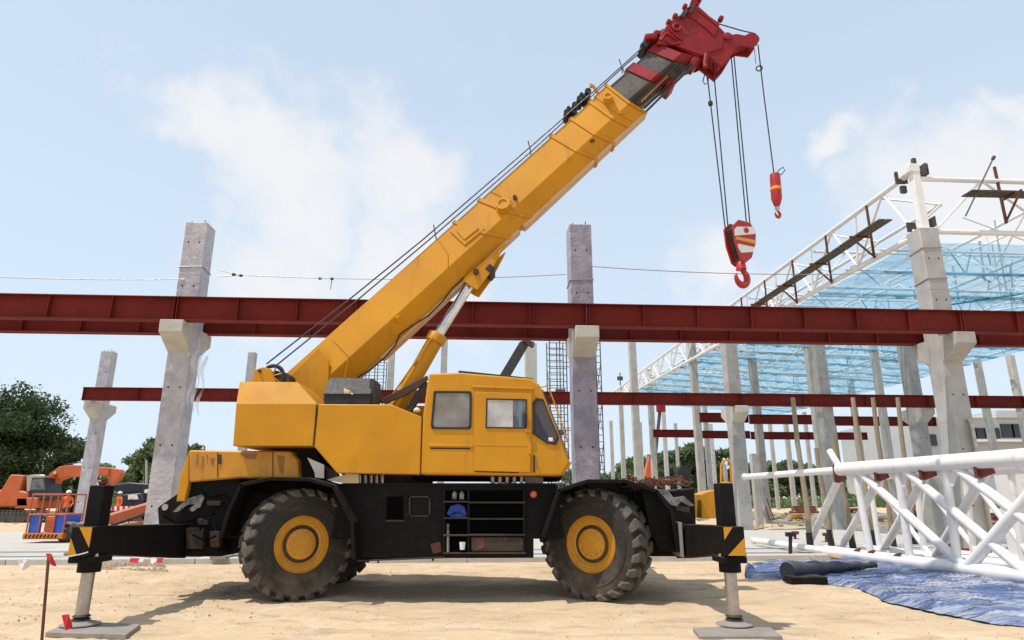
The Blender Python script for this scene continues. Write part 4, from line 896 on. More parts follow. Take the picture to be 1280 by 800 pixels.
boss(630, 259, .125, .14); boss(760, 126, .085, .14); boss(498, 398, .045, .05, False, 'bolt'); boss(644, 248, .035, .06, True, 'bolt', 'rust'); boss(777, 142, .03, .05, False, 'bolt'); boss(740, 176, .03, .05, False, 'bolt', 'rust')
ring = []
for px, py in ((563, 290), (588, 268), (606, 287), (581, 307)): q, n = on_boom(px, py); ring.append(q - n * .01)
sub('access_plate', MB().prism(ring, n * .035), Y_, boom, bevel=.006)
ring = []
for px, py in ((571, 290), (589, 274), (599, 286.5), (581, 301)): q, n = on_boom(px, py); ring.append(q + n * .024)
sub('access_cover', MB().prism(ring, n * .02), Y_, boom, bevel=.003)
for pts in ([(416, 425), (436, 446), (430, 478)], [(548, 300), (560, 318), (560, 336)], [(614, 240), (640, 252), (652, 270), (638, 284)]):
    qs = [on_boom(x, y, True)[0] + on_boom(x, y, True)[1] * .01 for x, y in pts]; sub('weld_bead', MB().path(qs, .006, 5), 'yellow_dirty', boom)
slab_sym([(352, 480), (362, 470), (398, 434), (411, 449), (411, 484), (402, 506), (396, 506), (378, 488)], .33, .03, 'boom_foot')
# hose clipped along the belly
pts = [(447, 472), (463, 462), (480, 448), (494, 432), (500, 418), (514, 408), (535, 395), (552, 378), (566, 360), (580, 347)]
sub('belly_hose', MB().path([P(x, y, YB - .17) for x, y in pts], .013, 7), K_, boom)
for x, y in ((612, 322), (744, 203), (765, 183)): sub('belly_clip', MB().obox(P(x, y, YB), (.1, .25, .07), Matrix.Rotation(.75, 3, 'Y')), 'yellow_dirty', boom, bevel=.01)
# rope guides on the back
for (x, y) in ((729, 124), (713, 141)):
    g_ = sub('guide_frame', MB().obox(P(x + 2, y + 3, YB), (.26, .34, .05), Matrix.Rotation(.73, 3, 'Y')), K_, boom, bevel=.01)
    for dx in (-5, 5): sub('roller', MB().lathe([(.06, -.16), (.06, .16)], P(x + dx, y - dx * .9, YB), (0, 1, 0), 14), K_, boom)
sub('rope_hook', MB().path([P(745, 113, YB - .1), P(741, 107, YB - .1), P(738, 105, YB - .1), P(739, 109, YB - .1)], .03, 8), 'yellow_dirty', boom)
sub('rope_hook', MB().path([P(745, 113, YB - .1), P(749, 118, YB - .1)], .03, 8), 'yellow_dirty', boom)
for (x, y, h) in ((545, 297, 16), (663, 188, 12), (777, 84, 10), (781, 92, 8)):
    sub('rope_keeper', MB().path([P(x - 3, y - h, YB), P(x, y, YB), P(x + 1, y + 8, YB)], .010, 6), 'cable', boom)
# --- inner section
ri0 = boomring((752, 112), (782, 128), (800, 137), -.10); ri1 = boomring((822, 55), (852, 67), (876, 72), -.02)
def at_i(s, grow=0.0):
    rr = [a.lerp(b, s) for a, b in zip(ri0, ri1)]; c = sum(rr, Vector()) / 6; return [c + (p - c) * (1 + grow) for p in rr]
inner = sub('inner_boom', MB().loft([at_i(0), at_i(1)]), 'inner_boom', bevel=.01)
sub('section_band', MB().loft([at_i(.43, .11), at_i(.585, .11)]), 'red', inner, bevel=.012)
sub('section_band', MB().loft([at_i(.84, .10), at_i(1.0, .13)]), 'red', inner, bevel=.012)
sub('side_rail', MB().bar(P(808, 139, YB - .22), P(866, 82, YB - .22), .035, .035), 'dark_metal', inner); sub('side_rail', MB().bar(P(801, 127, YB - .31), P(834, 95, YB - .31), .05, .03), 'yellow_dirty', inner)
sub('grease_bar', MB().bar(P(796, 130, YB - .315), P(850, 79, YB - .315), .09, .02), K_, inner); sub('grease_bar', MB().bar(P(806, 135, YB - .26), P(862, 81, YB - .26), .06, .02), K_, inner)
for x, y in ((835, 113), (866, 82)): sub('band_lug', MB().obox(P(x, y, YB - .1), (.12, .3, .2), Matrix.Rotation(.7, 3, 'Y')), 'red', inner, bevel=.015)
# --- boom head
head = sub('boom_head', MB().prism([P(x, y, YB - .24) for x, y in [(829, 39), (838, 28), (853, 17), (866, 8), (873, 12), (897, 31), (897, 44), (880, 66), (872, 70), (836, 54)]], (0, .48, 0)), 'red', bevel=.02)
slab_sym([(820, 55), (829, 37), (838, 26), (854, 16), (866, 7), (874, 12), (896, 30), (906, 40), (903, 60), (884, 66), (878, 69), (842, 56)], .27, .03, 'head_plate', 'red', head)
sub('head_flange', MB().prism([P(x, y, YB - .29) for x, y in [(866, 6), (875, 9), (899, 31), (893, 46), (884, 36), (862, 20)]], (0, .03, 0)), 'red', head, bevel=.01)
for k in range(4): sub('vent_slot', MB().prism([P(857 + k * 4, 44 - k * 1.2, YB - .277), P(858.3 + k * 4, 44 - k * 1.2, YB - .277), P(861 + k * 4, 37 - k * 1.0, YB - .277), P(860 + k * 4, 36.6 - k * 1.0, YB - .277)], (0, .01, 0)), 'joint_red', head)
sub('head_mast', MB().bar(P(862, 17, YB - .3), P(868, 5, YB - .3), .06, .06), 'black_rusty', head); sub('head_mast', MB().bar(P(852, 22, YB - .3), P(857, 14, YB - .3), .06, .08), 'black_rusty', head)
sub('cable_reel', MB().torus(P(846, 34, YB - .285), (0, 1, 0), .07, .025, 18, 7), 'red', head)
slab_sym([(884, 50), (900, 42), (914, 44), (924, 52), (912, 72), (902, 83), (880, 66)], .25, .07, 'sheave_cheek', 'red', head, .02)
sub('sheave_box', MB().prism([P(x, y, YB - .17) for x, y in [(886, 52), (902, 45), (912, 46), (920, 54), (901, 80), (882, 66)]], (0, .34, 0)), 'red', head, bevel=.02)
sub('sheave_pin', MB().lathe([(.05, -.29), (.08, -.28), (.08, .24), (.06, .25)], P(904, 57, YB), (0, 1, 0), 16), 'red', head)
for y in (-.13, -.05, .05, .13): sub('sheave', MB().lathe([(.19, -.025), (.16, 0), (.19, .025)], P(901, 63, YB) + Vector((0, y, 0)), (0, 1, 0), 22), 'black_rusty', head)
slab_sym([(905, 49), (914, 43), (922, 42), (931, 44), (939, 40), (947, 44), (950, 48), (946, 54), (942, 59), (935, 58), (926, 57), (920, 60), (914, 67), (905, 66)], .16, .035, 'rooster_arm', 'red', head)
sub('rooster_arm', MB().prism([P(x, y, YB - .11) for x, y in [(905, 50), (930, 44), (938, 45), (936, 54), (915, 62)]], (0, .22, 0)), 'red', head, bevel=.015)
sub('rooster_sheave', MB().lathe([(.13, -.04), (.10, 0), (.13, .04)], P(940, 50, YB), (0, 1, 0), 20), 'black_rusty', head)
for (x, y, r_) in ((840, 32, .05), (852, 20, .045), (870, 12, .04), (832, 39, .045), (896, 35, .05)):
    sub('pin', MB().lathe([(r_ * .7, -.30), (r_, -.29), (r_, -.2), (r_ * .7, -.19)], P(x, y, YB), (0, 1, 0), 12), 'red', head)
for pts in ([(826, 50), (832, 42), (838, 44), (846, 50)], [(832, 50), (840, 56), (850, 54)], [(836, 36), (846, 46), (853, 50)], [(862, 22), (857, 12), (869, 5)]):
    sub('fitting', MB().path([P(x, y, YB - .28) for x, y in pts], .022, 7), 'red', head)
sub('frame_bar', MB().bar(P(872, 12, YB - .28), P(898, 33, YB - .28), .05), 'red', head); sub('top_block', MB().obox(P(866, 12, YB), (.16, .5, .12), Matrix.Rotation(.9, 3, 'Y')), 'red', head, bevel=.02)
sub('rear_block', MB().obox(P(811, 55, YB - .05), (.24, .5, .12), Matrix.Rotation(-.1, 3, 'Y')), 'red', head, bevel=.03)
sub('rear_block', MB().obox(P(804, 63, YB - .05), (.14, .4, .12), Matrix.Rotation(.7, 3, 'Y')), K_, head, bevel=.02)
sub('rear_block', MB().obox(P(823, 49, YB - .05), (.26, .4, .10), Matrix.Rotation(.2, 3, 'Y')), 'red', head, bevel=.03)
sub('rope_socket', MB().path([P(883, 68, YB - .32), P(881, 78, YB - .32), P(882, 84, YB - .32)], [.045, .04, .05], 10), 'red', head)
# --- ropes
def rope(pts, r=.011, name='hoist_rope', par=CR): return sub(name, MB().path(pts, r, 6), 'cable', par)
rope([P(333, 455, YB - .2), P(435, 375.6, YB - .2), P(528, 300, YB - .2), P(660, 186, YB - .2), P(731, 124, YB - .2), P(800, 62, YB - .2), P(829, 36, YB - .2)], .013)
rope([P(345, 457, YB + .1), P(446, 375.6, YB + .1), P(536, 300, YB + .1), P(662, 191, YB + .1), P(733, 126, YB + .1), P(784, 79, YB + .1), P(826, 44, YB + .1)], .013)
rope([P(871, 10, YB), P(899, 30, YB), P(926, 38, YB), P(944, 42, YB)], .012)
hk = P(926, 300, YB)
for (x0, y0, x1, y1, dy) in ((885.5, 106, 906.9, 289, -.14), (891, 77, 910, 284, -.05), (914, 71, 933, 279, .06), (917.5, 71, 937.5, 281, .15)):
    rope([P(x0, y0, YB + dy), P(x1, y1, YB + dy)], .012)
rope([P(881, 84, YB - .14), P(883, 92, YB - .14), P(885.5, 106, YB - .14)], .012)
sub('rope_loop', MB().path([P(882, 90, YB - .1), P(878.5, 101, YB - .1), P(881, 105.5, YB - .1), P(885, 104, YB - .1), P(885.5, 99, YB - .1), P(882, 90, YB - .1)], .010, 6), 'cable')
sub('rope_weight', MB().lathe([(.01, -.06), (.04, -.04), (.045, .02), (.01, .06)], P(888, 129, YB - .14), (0, 0, 1), 12), 'black_rusty')
rope([P(947.5, 56, YB), P(955, 120, YB), P(967.5, 218, YB)], .012, 'jib_rope'); rope([P(942.5, 58, YB), P(945, 80, YB)], .006, 'limit_wire')
sub('limit_ring', MB().torus(P(949, 85.5, YB), (.3, 1, 0), .055, .012, 22, 8), 'black_rusty')
# --- wheels: tyre with lugs, dished rim, hub
def wheel(center, steer, dirn_, lab=None, hidden=False):
    W_, R_ = .50, .775
    w = bpy.data.objects.new('wheel', None); COL.objects.link(w); w.parent = CR; w.location = Vector(center) - Vector(CR['_org']); w.rotation_euler = (0, 0, steer); w['_org'] = (0, 0, 0)
    ax = (0, -1, 0)
    prof = [(.37, .17), (.395, .232), (.48, .25), (.60, .262), (.68, .25), (.715, .20), (.728, .12), (.73, 0), (.728, -.12), (.715, -.20), (.68, -.25), (.60, -.262), (.5, -.25), (.43, -.225), (.40, -.17)]
    ty = MB(); ty.lathe(prof, (0, 0, 0), ax, 64, False)
    n = 22; lg = MB()
    for side in (-1, 1):
        for k in range(n):
            a0 = 2 * math.pi * (k + (0 if side > 0 else .5)) / n
            # a bent lug: centreline swept forward, running down over the shoulder
            path_ = [(-.01, .768, -.02), (.08, .776, .05), (.16, .774, .12), (.222, .752, .08), (.258, .69, .03)]
            rings = []
            for i, (w_, r_, da) in enumerate(path_):
                wd = (.10, .115, .12, .115, .085)[i]; base_r = r_ - (.085 if i < 3 else .06)
                a = a0 + da * 1.0; ww = side * w_ + (side * .0)
                def pt(rr, aa, www): return Vector((rr * math.cos(aa), -www, rr * math.sin(aa)))
                da2 = wd / .75 / 2 * 1.25
                if i < 3: rings.append([pt(base_r, a - da2, ww), pt(r_, a - da2 * .8, ww), pt(r_, a + da2 * .8, ww), pt(base_r, a + da2, ww)])
                else: rings.append([pt(base_r, a - da2, ww - side * .02), pt(r_, a - da2 * .8, ww + side * .018), pt(r_, a + da2 * .8, ww + side * .018), pt(base_r, a + da2, ww - side * .02)])
            lg.loft(rings)
    for rr in (.45, .56): ty.lathe([(rr - .012, .252 if rr > .5 else .235), (rr, .272 if rr > .5 else .247), (rr + .012, .256 if rr > .5 else .24)], (0, 0, 0), ax, 64, False)
    ty.build('tyre', M['rubber'], w, org=(0, 0, 0), smooth=.6)
    tag(lg.build('tread_lugs', M['tread'], w, org=(0, 0, 0), smooth=.3), None, None, None, 'stuff')
    rim = MB(); rim.lathe([(.375, .16), (.388, .222), (.374, .232), (.366, .214), (.352, .210), (.347, .220), (.335, .220), (.330, .206), (.316, .202), (.311, .210), (.298, .208), (.290, .185), (.25, .165), (.243, .135), (.20, .10), (.20, -.2), (.40, -.2)], (0, 0, 0), ax, 56, False)
    rim.build('rim', M['yellow_rim'], w, org=(0, 0, 0), smooth=.5)
    MB().lathe([(.256, .14), (.254, .178), (.216, .180), (.20, .12)], (0, 0, 0), ax, 48).build('hub_ring', M['black_rusty'], w, org=(0, 0, 0))
    MB().lathe([(.212, .08), (.212, .18), (.205, .20), (.19, .206), (.08, .214), (.03, .216)], (0, 0, 0), ax, 40).build('hub', M['yellow_rim'], w, org=(0, 0, 0), smooth=.5)
    for k in range(12):
        a = k * math.pi / 6; MB().lathe([(.016, .0), (.016, .02)], (math.cos(a) * .165, -.204, math.sin(a) * .165), ax, 6).build('hub_bolt', M['yellow_rim'], w, org=(0, 0, 0))
    return w
wl = P(371.5, 682, 9.92); wr_ = P(747, 683, 9.92); 
w1 = wheel((wl.x, 9.92, .762), R(34), 1)
def copy_part(o, parent, loc, rz):
    c = o.copy(); COL.objects.link(c); c.parent = parent; c.location = loc; c.rotation_euler = (0, 0, rz)
    for ch in o.children: d = ch.copy(); COL.objects.link(d); d.parent = c
    return c
og = Vector(CR['_org'])
for x, y, a in ((wr_.x, 9.92, R(-34)), (wl.x, 11.75, R(180 + 34)), (wr_.x, 11.75, R(180 - 34))): copy_part(w1, CR, Vector((x, y, .762)) - og, a)
for x in (wl.x, wr_.x): sub('axle', MB().lathe([(.11, 0), (.11, .5), (.2, .75), (.2, 1.1), (.11, 1.35), (.11, 1.85)], (x, 9.92, .76), (0, 1, 0), 18), 'black_rusty')
# --- outriggers
def outrigger(X0, Yend, sgn, label, jack_top, yellow_loop=False):
    zb, zt = P(133, 695, 7.9).z if False else .66, 1.06
    xi, xo = X0 - .11, X0 + .11
    b = sub('outrigger_beam', MB().add([(xi, 7.78, .78), (xo, 7.78, .78), (xo, 7.78, 1.09), (xi, 7.78, 1.09), (xi, 9.9, .56), (xo, 9.9, .56), (xo, 9.9, 1.03), (xi, 9.9, 1.03)],
        [(0, 1, 2, 3), (7, 6, 5, 4), (0, 4, 5, 1), (3, 2, 6, 7), (0, 3, 7, 4), (1, 5, 6, 2)]), B_, bevel=.012)
    b['label'] = label
    # hazard striped end cap
    e = sub('beam_end', MB().box(xi - .006, xo + .006, 7.60, 7.775, .775, 1.085), B_, bevel=.006)
    y_ = 7.596; xs0, xs1 = xi, xo
    for q in (([(0, .0), (.45, 0), (0, .62)]), ([(.35, 1), (1, .28), (1, 1)])) if sgn < 0 else (([(0, 1), (.45, 1), (0, .55)]), ([(0, 0), (.85, 0), (1, .0), (1, .62), (.12, .0)])):
        sub('hazard_patch', MB().prism([(xs0 + (xs1 - xs0) * u, y_, .782 + .298 * v) for u, v in q], (0, .005, 0)), 'yellow', e)
    jx, jy = X0, 7.86
    j = sub('jack_housing', MB().box(jx - .085, jx + .085, jy - .12, jy + .085, .77, jack_top), B_, bevel=.01)
    sub('jack_collar', MB().box(jx - .145, jx + .145, jy - .2, jy + .16, .695, .765), B_, j, bevel=.012)
    sub('jack_collar', MB().lathe([(.12, .59), (.12, .70)], (jx, jy - .02, 0), (0, 0, 1), 18), B_, j)
    sub('jack_rod', MB().lathe([(.068, .10), (.068, .60)], (jx, jy - .02, 0), (0, 0, 1), 24), 'steel_rod')
    sub('jack_boot', MB().lathe([(.075, .085), (.10, .10), (.07, .115), (.095, .13), (.07, .15)], (jx, jy - .02, 0), (0, 0, 1), 20), 'black_rusty')
    sub('jack_foot', MB().lathe([(.20, .045), (.20, .055), (.09, .085), (.08, .10)], (jx, jy - .02, 0), (0, 0, 1), 28), 'board')
    for s in (-1, 1): sub('jack_bolt', MB().lathe([(.02, 0), (.02, .03)], (jx + s * .14, jy - .15, .765), (0, 0, 1), 6), 'steel_rod', j)
    return b
XL = P(124, 640, 7.86).x; XR = P(906, 640, 7.86).x
outrigger(XL, 7.6, -1, 'left outrigger beam', P(130, 606.6, 7.75).z)
outrigger(XR, 7.6, 1, 'right outrigger beam', P(908, 604, 7.85).z)
sub('jack_guard', MB().path([P(901.5, 608, 7.86), P(901.5, 582, 7.86), P(904, 576, 7.86), P(909, 575, 7.86), P(913, 579, 7.86), P(914.5, 606, 7.86)], .014, 8), Y_)
sub('jack_guard', MB().path([P(901, 605, 7.8), P(908, 604, 7.8), P(915, 606, 7.8)], .02, 8), Y_)
sub('jack_fitting', MB().lathe([(.03, 0), (.035, .12), (.02, .22)], P(907, 604, 7.86), (0, 0, 1), 12), 'steel_rod')
sub('jack_cap', MB().lathe([(.03, 0), (.05, .02), (.05, .05)], (XL, 7.84, P(130, 606.6, 7.75).z), (0, 0, 1), 12), 'red')
for y0, yl in ((11.9, 14.0),):
    for X0 in (XL + .25, XR - .2): sub('outrigger_beam', MB().box(X0 - .14, X0 + .14, y0, yl, .66, 1.06), B_, bevel=.012); sub('jack_housing', MB().box(X0 - .085, X0 + .085, yl - .1, yl + .1, .72, 1.5), B_, bevel=.01); sub('jack_rod', MB().lathe([(.068, .05), (.068, .73)], (X0, yl, 0), (0, 0, 1), 16), 'steel_rod'); sub('jack_foot', MB().lathe([(.2, .01), (.2, .03), (.09, .07)], (X0, yl, 0), (0, 0, 1), 20), 'board')
sub('outrigger_box', MB().box(XL - .18, XL + .6, 9.95, 11.9, .58, 1.02), B_, bevel=.015)
sub('outrigger_box', MB().box(XR - .5, XR + .18, 9.95, 11.9, .58, 1.02), B_, bevel=.015)
sub('outrigger_sleeve', MB().box(XR - .17, XR - .143, 9.3, 9.85, .62, 1.07), 'board', bevel=.004)
mb = MB(); mb.plate([(876, 618), (886, 614), (899, 612), (899, 648), (877, 648)], 10.6, .5); sub('front_guard', mb, Y_, bevel=.01)
# nose tackle: roller, battery box, coil of rusty wire
sub('front_roller', MB().lathe([(.10, 0), (.10, .3)], P(856, 590, 10.4), (0, 1, 0), 18), K_)
rg = random.Random(5); mb = MB()
for k in range(46):
    x = rg.uniform(800, 862); y = 606 - abs(x - 835) * .12 + rg.uniform(-6, 4); Y = rg.uniform(9.65, 10.5); pts = []
    c = P(x, y, Y); a = rg.uniform(0, 6)
    for i in range(7): pts.append(c + Vector((.06 * i * math.cos(a) - .18, .05 * i * math.sin(a), .035 * math.sin(i * rg.uniform(.8, 1.3)) + rg.uniform(-.015, .015)))); a += rg.uniform(-.5, .5)
    mb.path(pts, rg.uniform(.006, .013), 5)
o_ = mb.build('scrap_wire', M['rust'], None, tag_=('tangle of rusty scrap wire lying on the crane front fender', 'wire tangle'))
# --- hook block hanging on four ropes
HB = thing('hook_block', 'red and white striped hook block hanging from four ropes', 'hook block', tuple(P(926, 350, YB)), 0, None, world=True)
hx = P(925, 303, YB); rotz = Matrix.Rotation(R(30), 3, 'Z')
def hbp(x, y, off): q = P(x, y, YB) - hx; return hx + rotz @ (Vector((q.x * 1.16, off, q.z * 1.05)))
cheek = [(907, 289), (916, 280), (934, 279.5), (942.5, 290), (941.5, 304), (935, 322), (924, 331), (918, 328), (910, 309)]
for s in (-.115, .085): MB().prism([hbp(x, y, s) for x, y in cheek], rotz @ Vector((0, .03, 0))).build('cheek_plate', M['hook_red'], HB, bevel=.008)
MB().prism([hbp(x, y, -.083) for x, y in [(910, 291), (917, 284), (933, 283.5), (939, 292), (937, 305), (930, 320), (922, 325)]], rotz @ Vector((0, .166, 0))).build('sheave_housing', M['black_rusty'], HB)
for q, m_ in (([(909, 293.5), (912.5, 289.5), (938.5, 283.7), (942, 291.5), (909.3, 301)], 'white_paint'), ([(910, 305.2), (911.5, 301.4), (941.8, 299.5), (941, 304)], 'orange_stripe'), ([(914, 314.5), (913, 309.7), (939.2, 308.5), (937.4, 314.5), (918, 319.5)], 'white_paint')):
    MB().prism([hbp(x, y, -.121) for x, y in q], rotz @ Vector((0, .005, 0))).build('stripe', M[m_], HB)
c = hbp(926, 291, -.135); MB().lathe([(.05, -.01), (.05, .03)], c, rotz @ Vector((0, 1, 0)), 16).build('sheave_cap', M['hook_red'], HB)
MB().lathe([(.09, -.0), (.08, .10), (.055, .14)], hbp(926, 336, 0), rotz @ Vector((0, 0, 1)), 16).build('swivel', M['hook_red'], HB)
def hook(c, s, parent, m='hook_red', rot=rotz, nm='hook'):
    pts = []; rr = []
    pts.append(Vector((.0, 0, 1.55))); rr.append(.26); pts.append(Vector((.1, 0, 1.15))); rr.append(.26)
    for i in range(15):
        a = R(62 - i * 19); pts.append(Vector((math.cos(a) * .92, 0, math.sin(a) * .92))); rr.append((.30, .33, .36, .38, .40, .41, .42, .42, .41, .38, .34, .30, .25, .20, .12)[i])
    MB().path([c + rot @ (p * s) for p in pts], [r * s for r in rr], 12).build(nm, M[m], parent)
hc = hbp(926, 344, 0); hook(hc - Vector((0, 0, .02)), .150, HB)
MB().torus(hc + rotz @ Vector((.095, 0, .05)), rotz @ Vector((.4, 0, 1)), .043, .006, 16, 6).build('paint_ring', M['orange_stripe'], HB)
MB().path([hc + rotz @ Vector((-.08, -.03, .09)), hc + rotz @ Vector((0, -.03, .15))], .012, 6).build('latch', M['steel_rod'], HB)
# --- ball hook
BH = thing('ball_hook', 'small red ball hook with yellow band hanging from the boom tip', 'hook', tuple(P(972, 272, YB)), 0, None, world=True)
ct, cb_ = P(968.5, 218, YB), P(971.5, 259, YB); Lh = (ct - cb_).length
MB().lathe([(.03, 0), (.06, .05), (.095, .17), (.092, Lh - .05), (.085, Lh), (.03, Lh + .01)], cb_, ct - cb_, 24).build('weight', M['hook_red'], BH)
MB().lathe([(.097, 0), (.099, .01), (.099, .05), (.097, .06)], cb_.lerp(ct, .50), ct - cb_, 24).build('reflective_band', M['orange_stripe'], BH)
MB().lathe([(.02, 0), (.04, .04), (.04, .08)], cb_ - Vector((0, 0, .08)), (0, 0, 1), 12).build('swivel', M['steel_rod'], BH)
hook(P(972, 267.5, YB), .066, BH)
MB().path([P(970, 218, YB), P(974, 212, YB), P(979, 209, YB), P(981, 213, YB), P(977, 218, YB), P(971, 219, YB)], .01, 6).build('rope_loop', M['cable'], BH)

# ground pads under the near jacks
def pad(lab, quad):
    q = [G(x, y, .035) for x, y in quad]; MB().prism(q, (0, 0, -.05)).build('jack_pad', M['board'], None, bevel=.006, tag_=(lab, 'pad', 'steel pads under the outrigger jacks'))
pad('flat grey steel pad under the left outrigger foot', [(57, 790), (158, 793), (176, 780), (90, 776)])
pad('flat grey steel pad under the right outrigger foot', [(874, 795), (978, 795), (962, 783), (866, 784)])

# ================================================================== SITE OBJECTS, LEFT
# stake with a flag, white pennant, tape
st = thing('marker_stake', 'rusty steel stake with red rag near the lower left corner', 'stake', tuple(G(53, 806)), 0, None, world=True)
b0 = G(53, 806) ; b1 = Vector((P(61, 693, b0.y).x, b0.y, P(61, 693, b0.y).z)); MB().tube(b0 - Vector((0, 0, .1)), b1, .014, n=8).build('rod', M['rust'], st)
Ys = b0.y
def cloth(pts, Y, bulge, n=6):
    a, b, c, d = [P(x, y, Y) for x, y in pts]; vs = []
    for i in range(n + 1):
        for j in range(n + 1):
            u, v = i / n, j / n; p = a.lerp(b, u).lerp(d.lerp(c, u), v); vs.append(p + Vector((0, bulge * math.sin(u * 5 + v * 3) * u, 0)))
    return MB().add(vs, [(i * (n + 1) + j, i * (n + 1) + j + 1, (i + 1) * (n + 1) + j + 1, (i + 1) * (n + 1) + j) for i in range(n) for j in range(n)])
f = cloth([(57, 692), (67, 692), (68, 709), (62, 703)], Ys - .02, .03).build('rag', M['flag_red'], st)
def pennant(label, pts, Y, m, z):
    o = cloth(pts, Y, .04).build('pennant', M[m], None, tag_=(label, 'pennant', 'pennants on the marker line'))
pennant('white pennant hanging from the marker string at far left', [(22, 698), (41, 697), (33, 709), (24, 718)], Ys + .1, 'flag_white', 0)
pennant('red pennant resting by the left outrigger pad', [(77, 769), (90, 767), (87, 786), (82, 789)], Ys - .02, 'flag_red', 0)
sr = thing('marker_string', 'pale string tied to the stake at lower left', 'string', tuple(G(53, 806)), 0, None, world=True)
MB().path(sag(P(-40, 696, Ys + .3), P(61, 697, Ys), .02), .005, 5).build('string', M['flag_white'], sr)
MB().path(sag(P(61, 696, Ys), P(110, 690, Ys + .3), .02), .006, 5).build('string', M['flag_white'], sr)
MB().path([P(81, 692, 7.7), P(106, 694, 7.7)], .022, 8).build('handle', M['wood'], None, tag_=('short tan wooden bar sticking out at the left outrigger collar', 'bar'))
tp = thing('barrier_tape', 'crumpled red and white tape lying behind the left outrigger', 'tape', tuple(G(180, 704)), 0, None, world=True)
for k, (x0, x1, y, m) in enumerate(((162, 172, 703, 'flag_red'), (172, 178, 702, 'flag_white'), (178, 188, 700, 'flag_red'), (188, 194, 704, 'flag_white'), (194, 202, 703, 'flag_red'), (202, 212, 700, 'flag_white'))):
    a, b = G(x0, y, .05), G(x1, y + 1, .05); MB().add([a, b, b + Vector((.02, .02, .1)), a + Vector((0, 0, .09))], [(0, 1, 2, 3)]).build('tape_piece', M[m], tp)
for i, (x, y, w_) in enumerate(((278, 699, 22), (240, 697, 26), (295, 697, 14), (480, 694, 30))):
    p = G(x, y, .07); MB().obox(p + Vector((0, 0, .05)), (w_ / 60, .5, .08), Matrix.Rotation(.2 * i, 3, 'Z')).build('timber_offcut', M['board'], None, bevel=.01, tag_=(('grey offcut board just left of the rear wheel', 'wide grey offcut behind the left outrigger', 'short board touching the left wheel behind', 'low board on the paving under the chassis')[i], 'board', 'loose boards on the paving'))

# excavator
EX = thing('excavator', 'orange tracked excavator parked left below the dark tree', 'excavator', tuple(G(45, 652)), 0, None, world=True)
YE = 36.0; U = lambda n, mb, m, par=EX, **k: mb.build(n, M[m], par, **k)
U('counterweight', MB().plate([(-30, 613), (20, 612), (34, 615), (36, 634), (-30, 634)], YE - 1.2, 2.5), 'orange', bevel=.08)
U('engine_cover', MB().plate([(0, 614), (13, 593), (30, 594), (24, 615)], YE - 1.2, 2.4), 'orange', bevel=.05)
U('deck', MB().plate([(20, 622), (47, 622), (47, 636), (20, 636)], YE - 1.2, 2.4), 'orange', bevel=.05)
ec = U('cab_frame', MB().plate([(33, 595), (38, 593.5), (56, 593.5), (56, 597), (40, 597), (37, 614), (33, 614)], YE - 1.1, .1), 'steel_rod', bevel=.02)
U('cab', MB().plate([(36, 596), (56, 596), (60, 625), (35, 625)], YE - 1.05, 1.2), 'navy', bevel=.05)
U('cab_window', MB().plate([(39, 598), (54, 598), (56, 612), (38, 612)], YE - 1.08, .03), 'glass_clear')
U('track_frame', MB().plate([(-34, 640), (50, 640), (56, 646), (50, 653), (-34, 653)], YE - 1.4, .6), 'dark_metal', bevel=.05)
U('track_frame', MB().plate([(-34, 640), (50, 640), (56, 646), (50, 653), (-34, 653)], YE + .9, .6), 'dark_metal', bevel=.05)
for k in range(16): U('track_shoe', MB().plate([(-28 + k * 5, 637.8), (-24.5 + k * 5, 637.8), (-24.5 + k * 5, 639.4), (-28 + k * 5, 639.4)], YE - 1.45, .7), 'dark_metal')
for k in range(6): U('roller', MB().lathe([(.12, -.02), (.12, .05)], P(-20 + k * 12, 650, YE - 1.42), (0, 1, 0), 12), 'dark_metal')
U('slew_base', MB().lathe([(.7, 0), (.7, .2)], P(10, 640, YE), (0, 0, 1), 20), 'dark_metal')
bx = MB(); bx.prism([P(x, y, YE - .3) for x, y in [(40, 634), (48, 614), (62, 592), (74, 583), (90, 581), (110, 582), (136, 585), (136, 594), (110, 596), (84, 596), (72, 600), (58, 622), (48, 640)]], (0, .5, 0)); U('boom', bx, 'orange', bevel=.03)
U('boom_cylinder', MB().tube(P(47, 632, YE - .4), P(68, 592, YE - .4), .1, n=12), 'orange'); U('cylinder_rod', MB().tube(P(60, 607, YE - .42), P(70, 589, YE - .42), .06, n=10), 'chrome')
U('stick', MB().prism([P(x, y, YE - .2) for x, y in [(134, 584), (150, 587), (152, 592), (146, 600), (137, 606), (134, 597)]], (0, .4, 0)), 'orange', bevel=.03)
U('hose', MB().path([P(80, 581, YE), P(96, 578, YE), P(120, 580, YE)], .03, 6), K_)
# dirt heap behind
# boom lift with its basket
BL = thing('boom_lift', 'orange articulated boom lift with blue lined basket low at left', 'boom lift', tuple(G(130, 672)), 0, None, world=True)
YL = 21.0; U2 = lambda n, mb, m, **k: mb.build(n, M[m], BL, **k)
bk0 = P(31, 674, YL); bk1 = P(77, 674, YL); wB = bk1.x - bk0.x; zt_ = P(31, 618, YL).z; zm = P(31, 643, YL).z; z0 = bk0.z
U2('basket_floor', MB().box(bk0.x - .05, bk1.x + .05, YL - .05, YL + .9, z0, z0 + .18), 'orange', bevel=.02)
U2('toe_board_trim', MB().box(bk0.x - .04, bk1.x + .04, YL - .065, YL - .052, z0 + .045, z0 + .14), 'yellow', bevel=.0)
for k in range(9): x = bk0.x + .02 + k * (wB - .1) / 9; U2('hazard_mark', MB().prism([(x, YL - .072, z0 + .05), (x + .05, YL - .072, z0 + .05), (x + .09, YL - .072, z0 + .135), (x + .04, YL - .072, z0 + .135)], (0, .005, 0)), 'black')
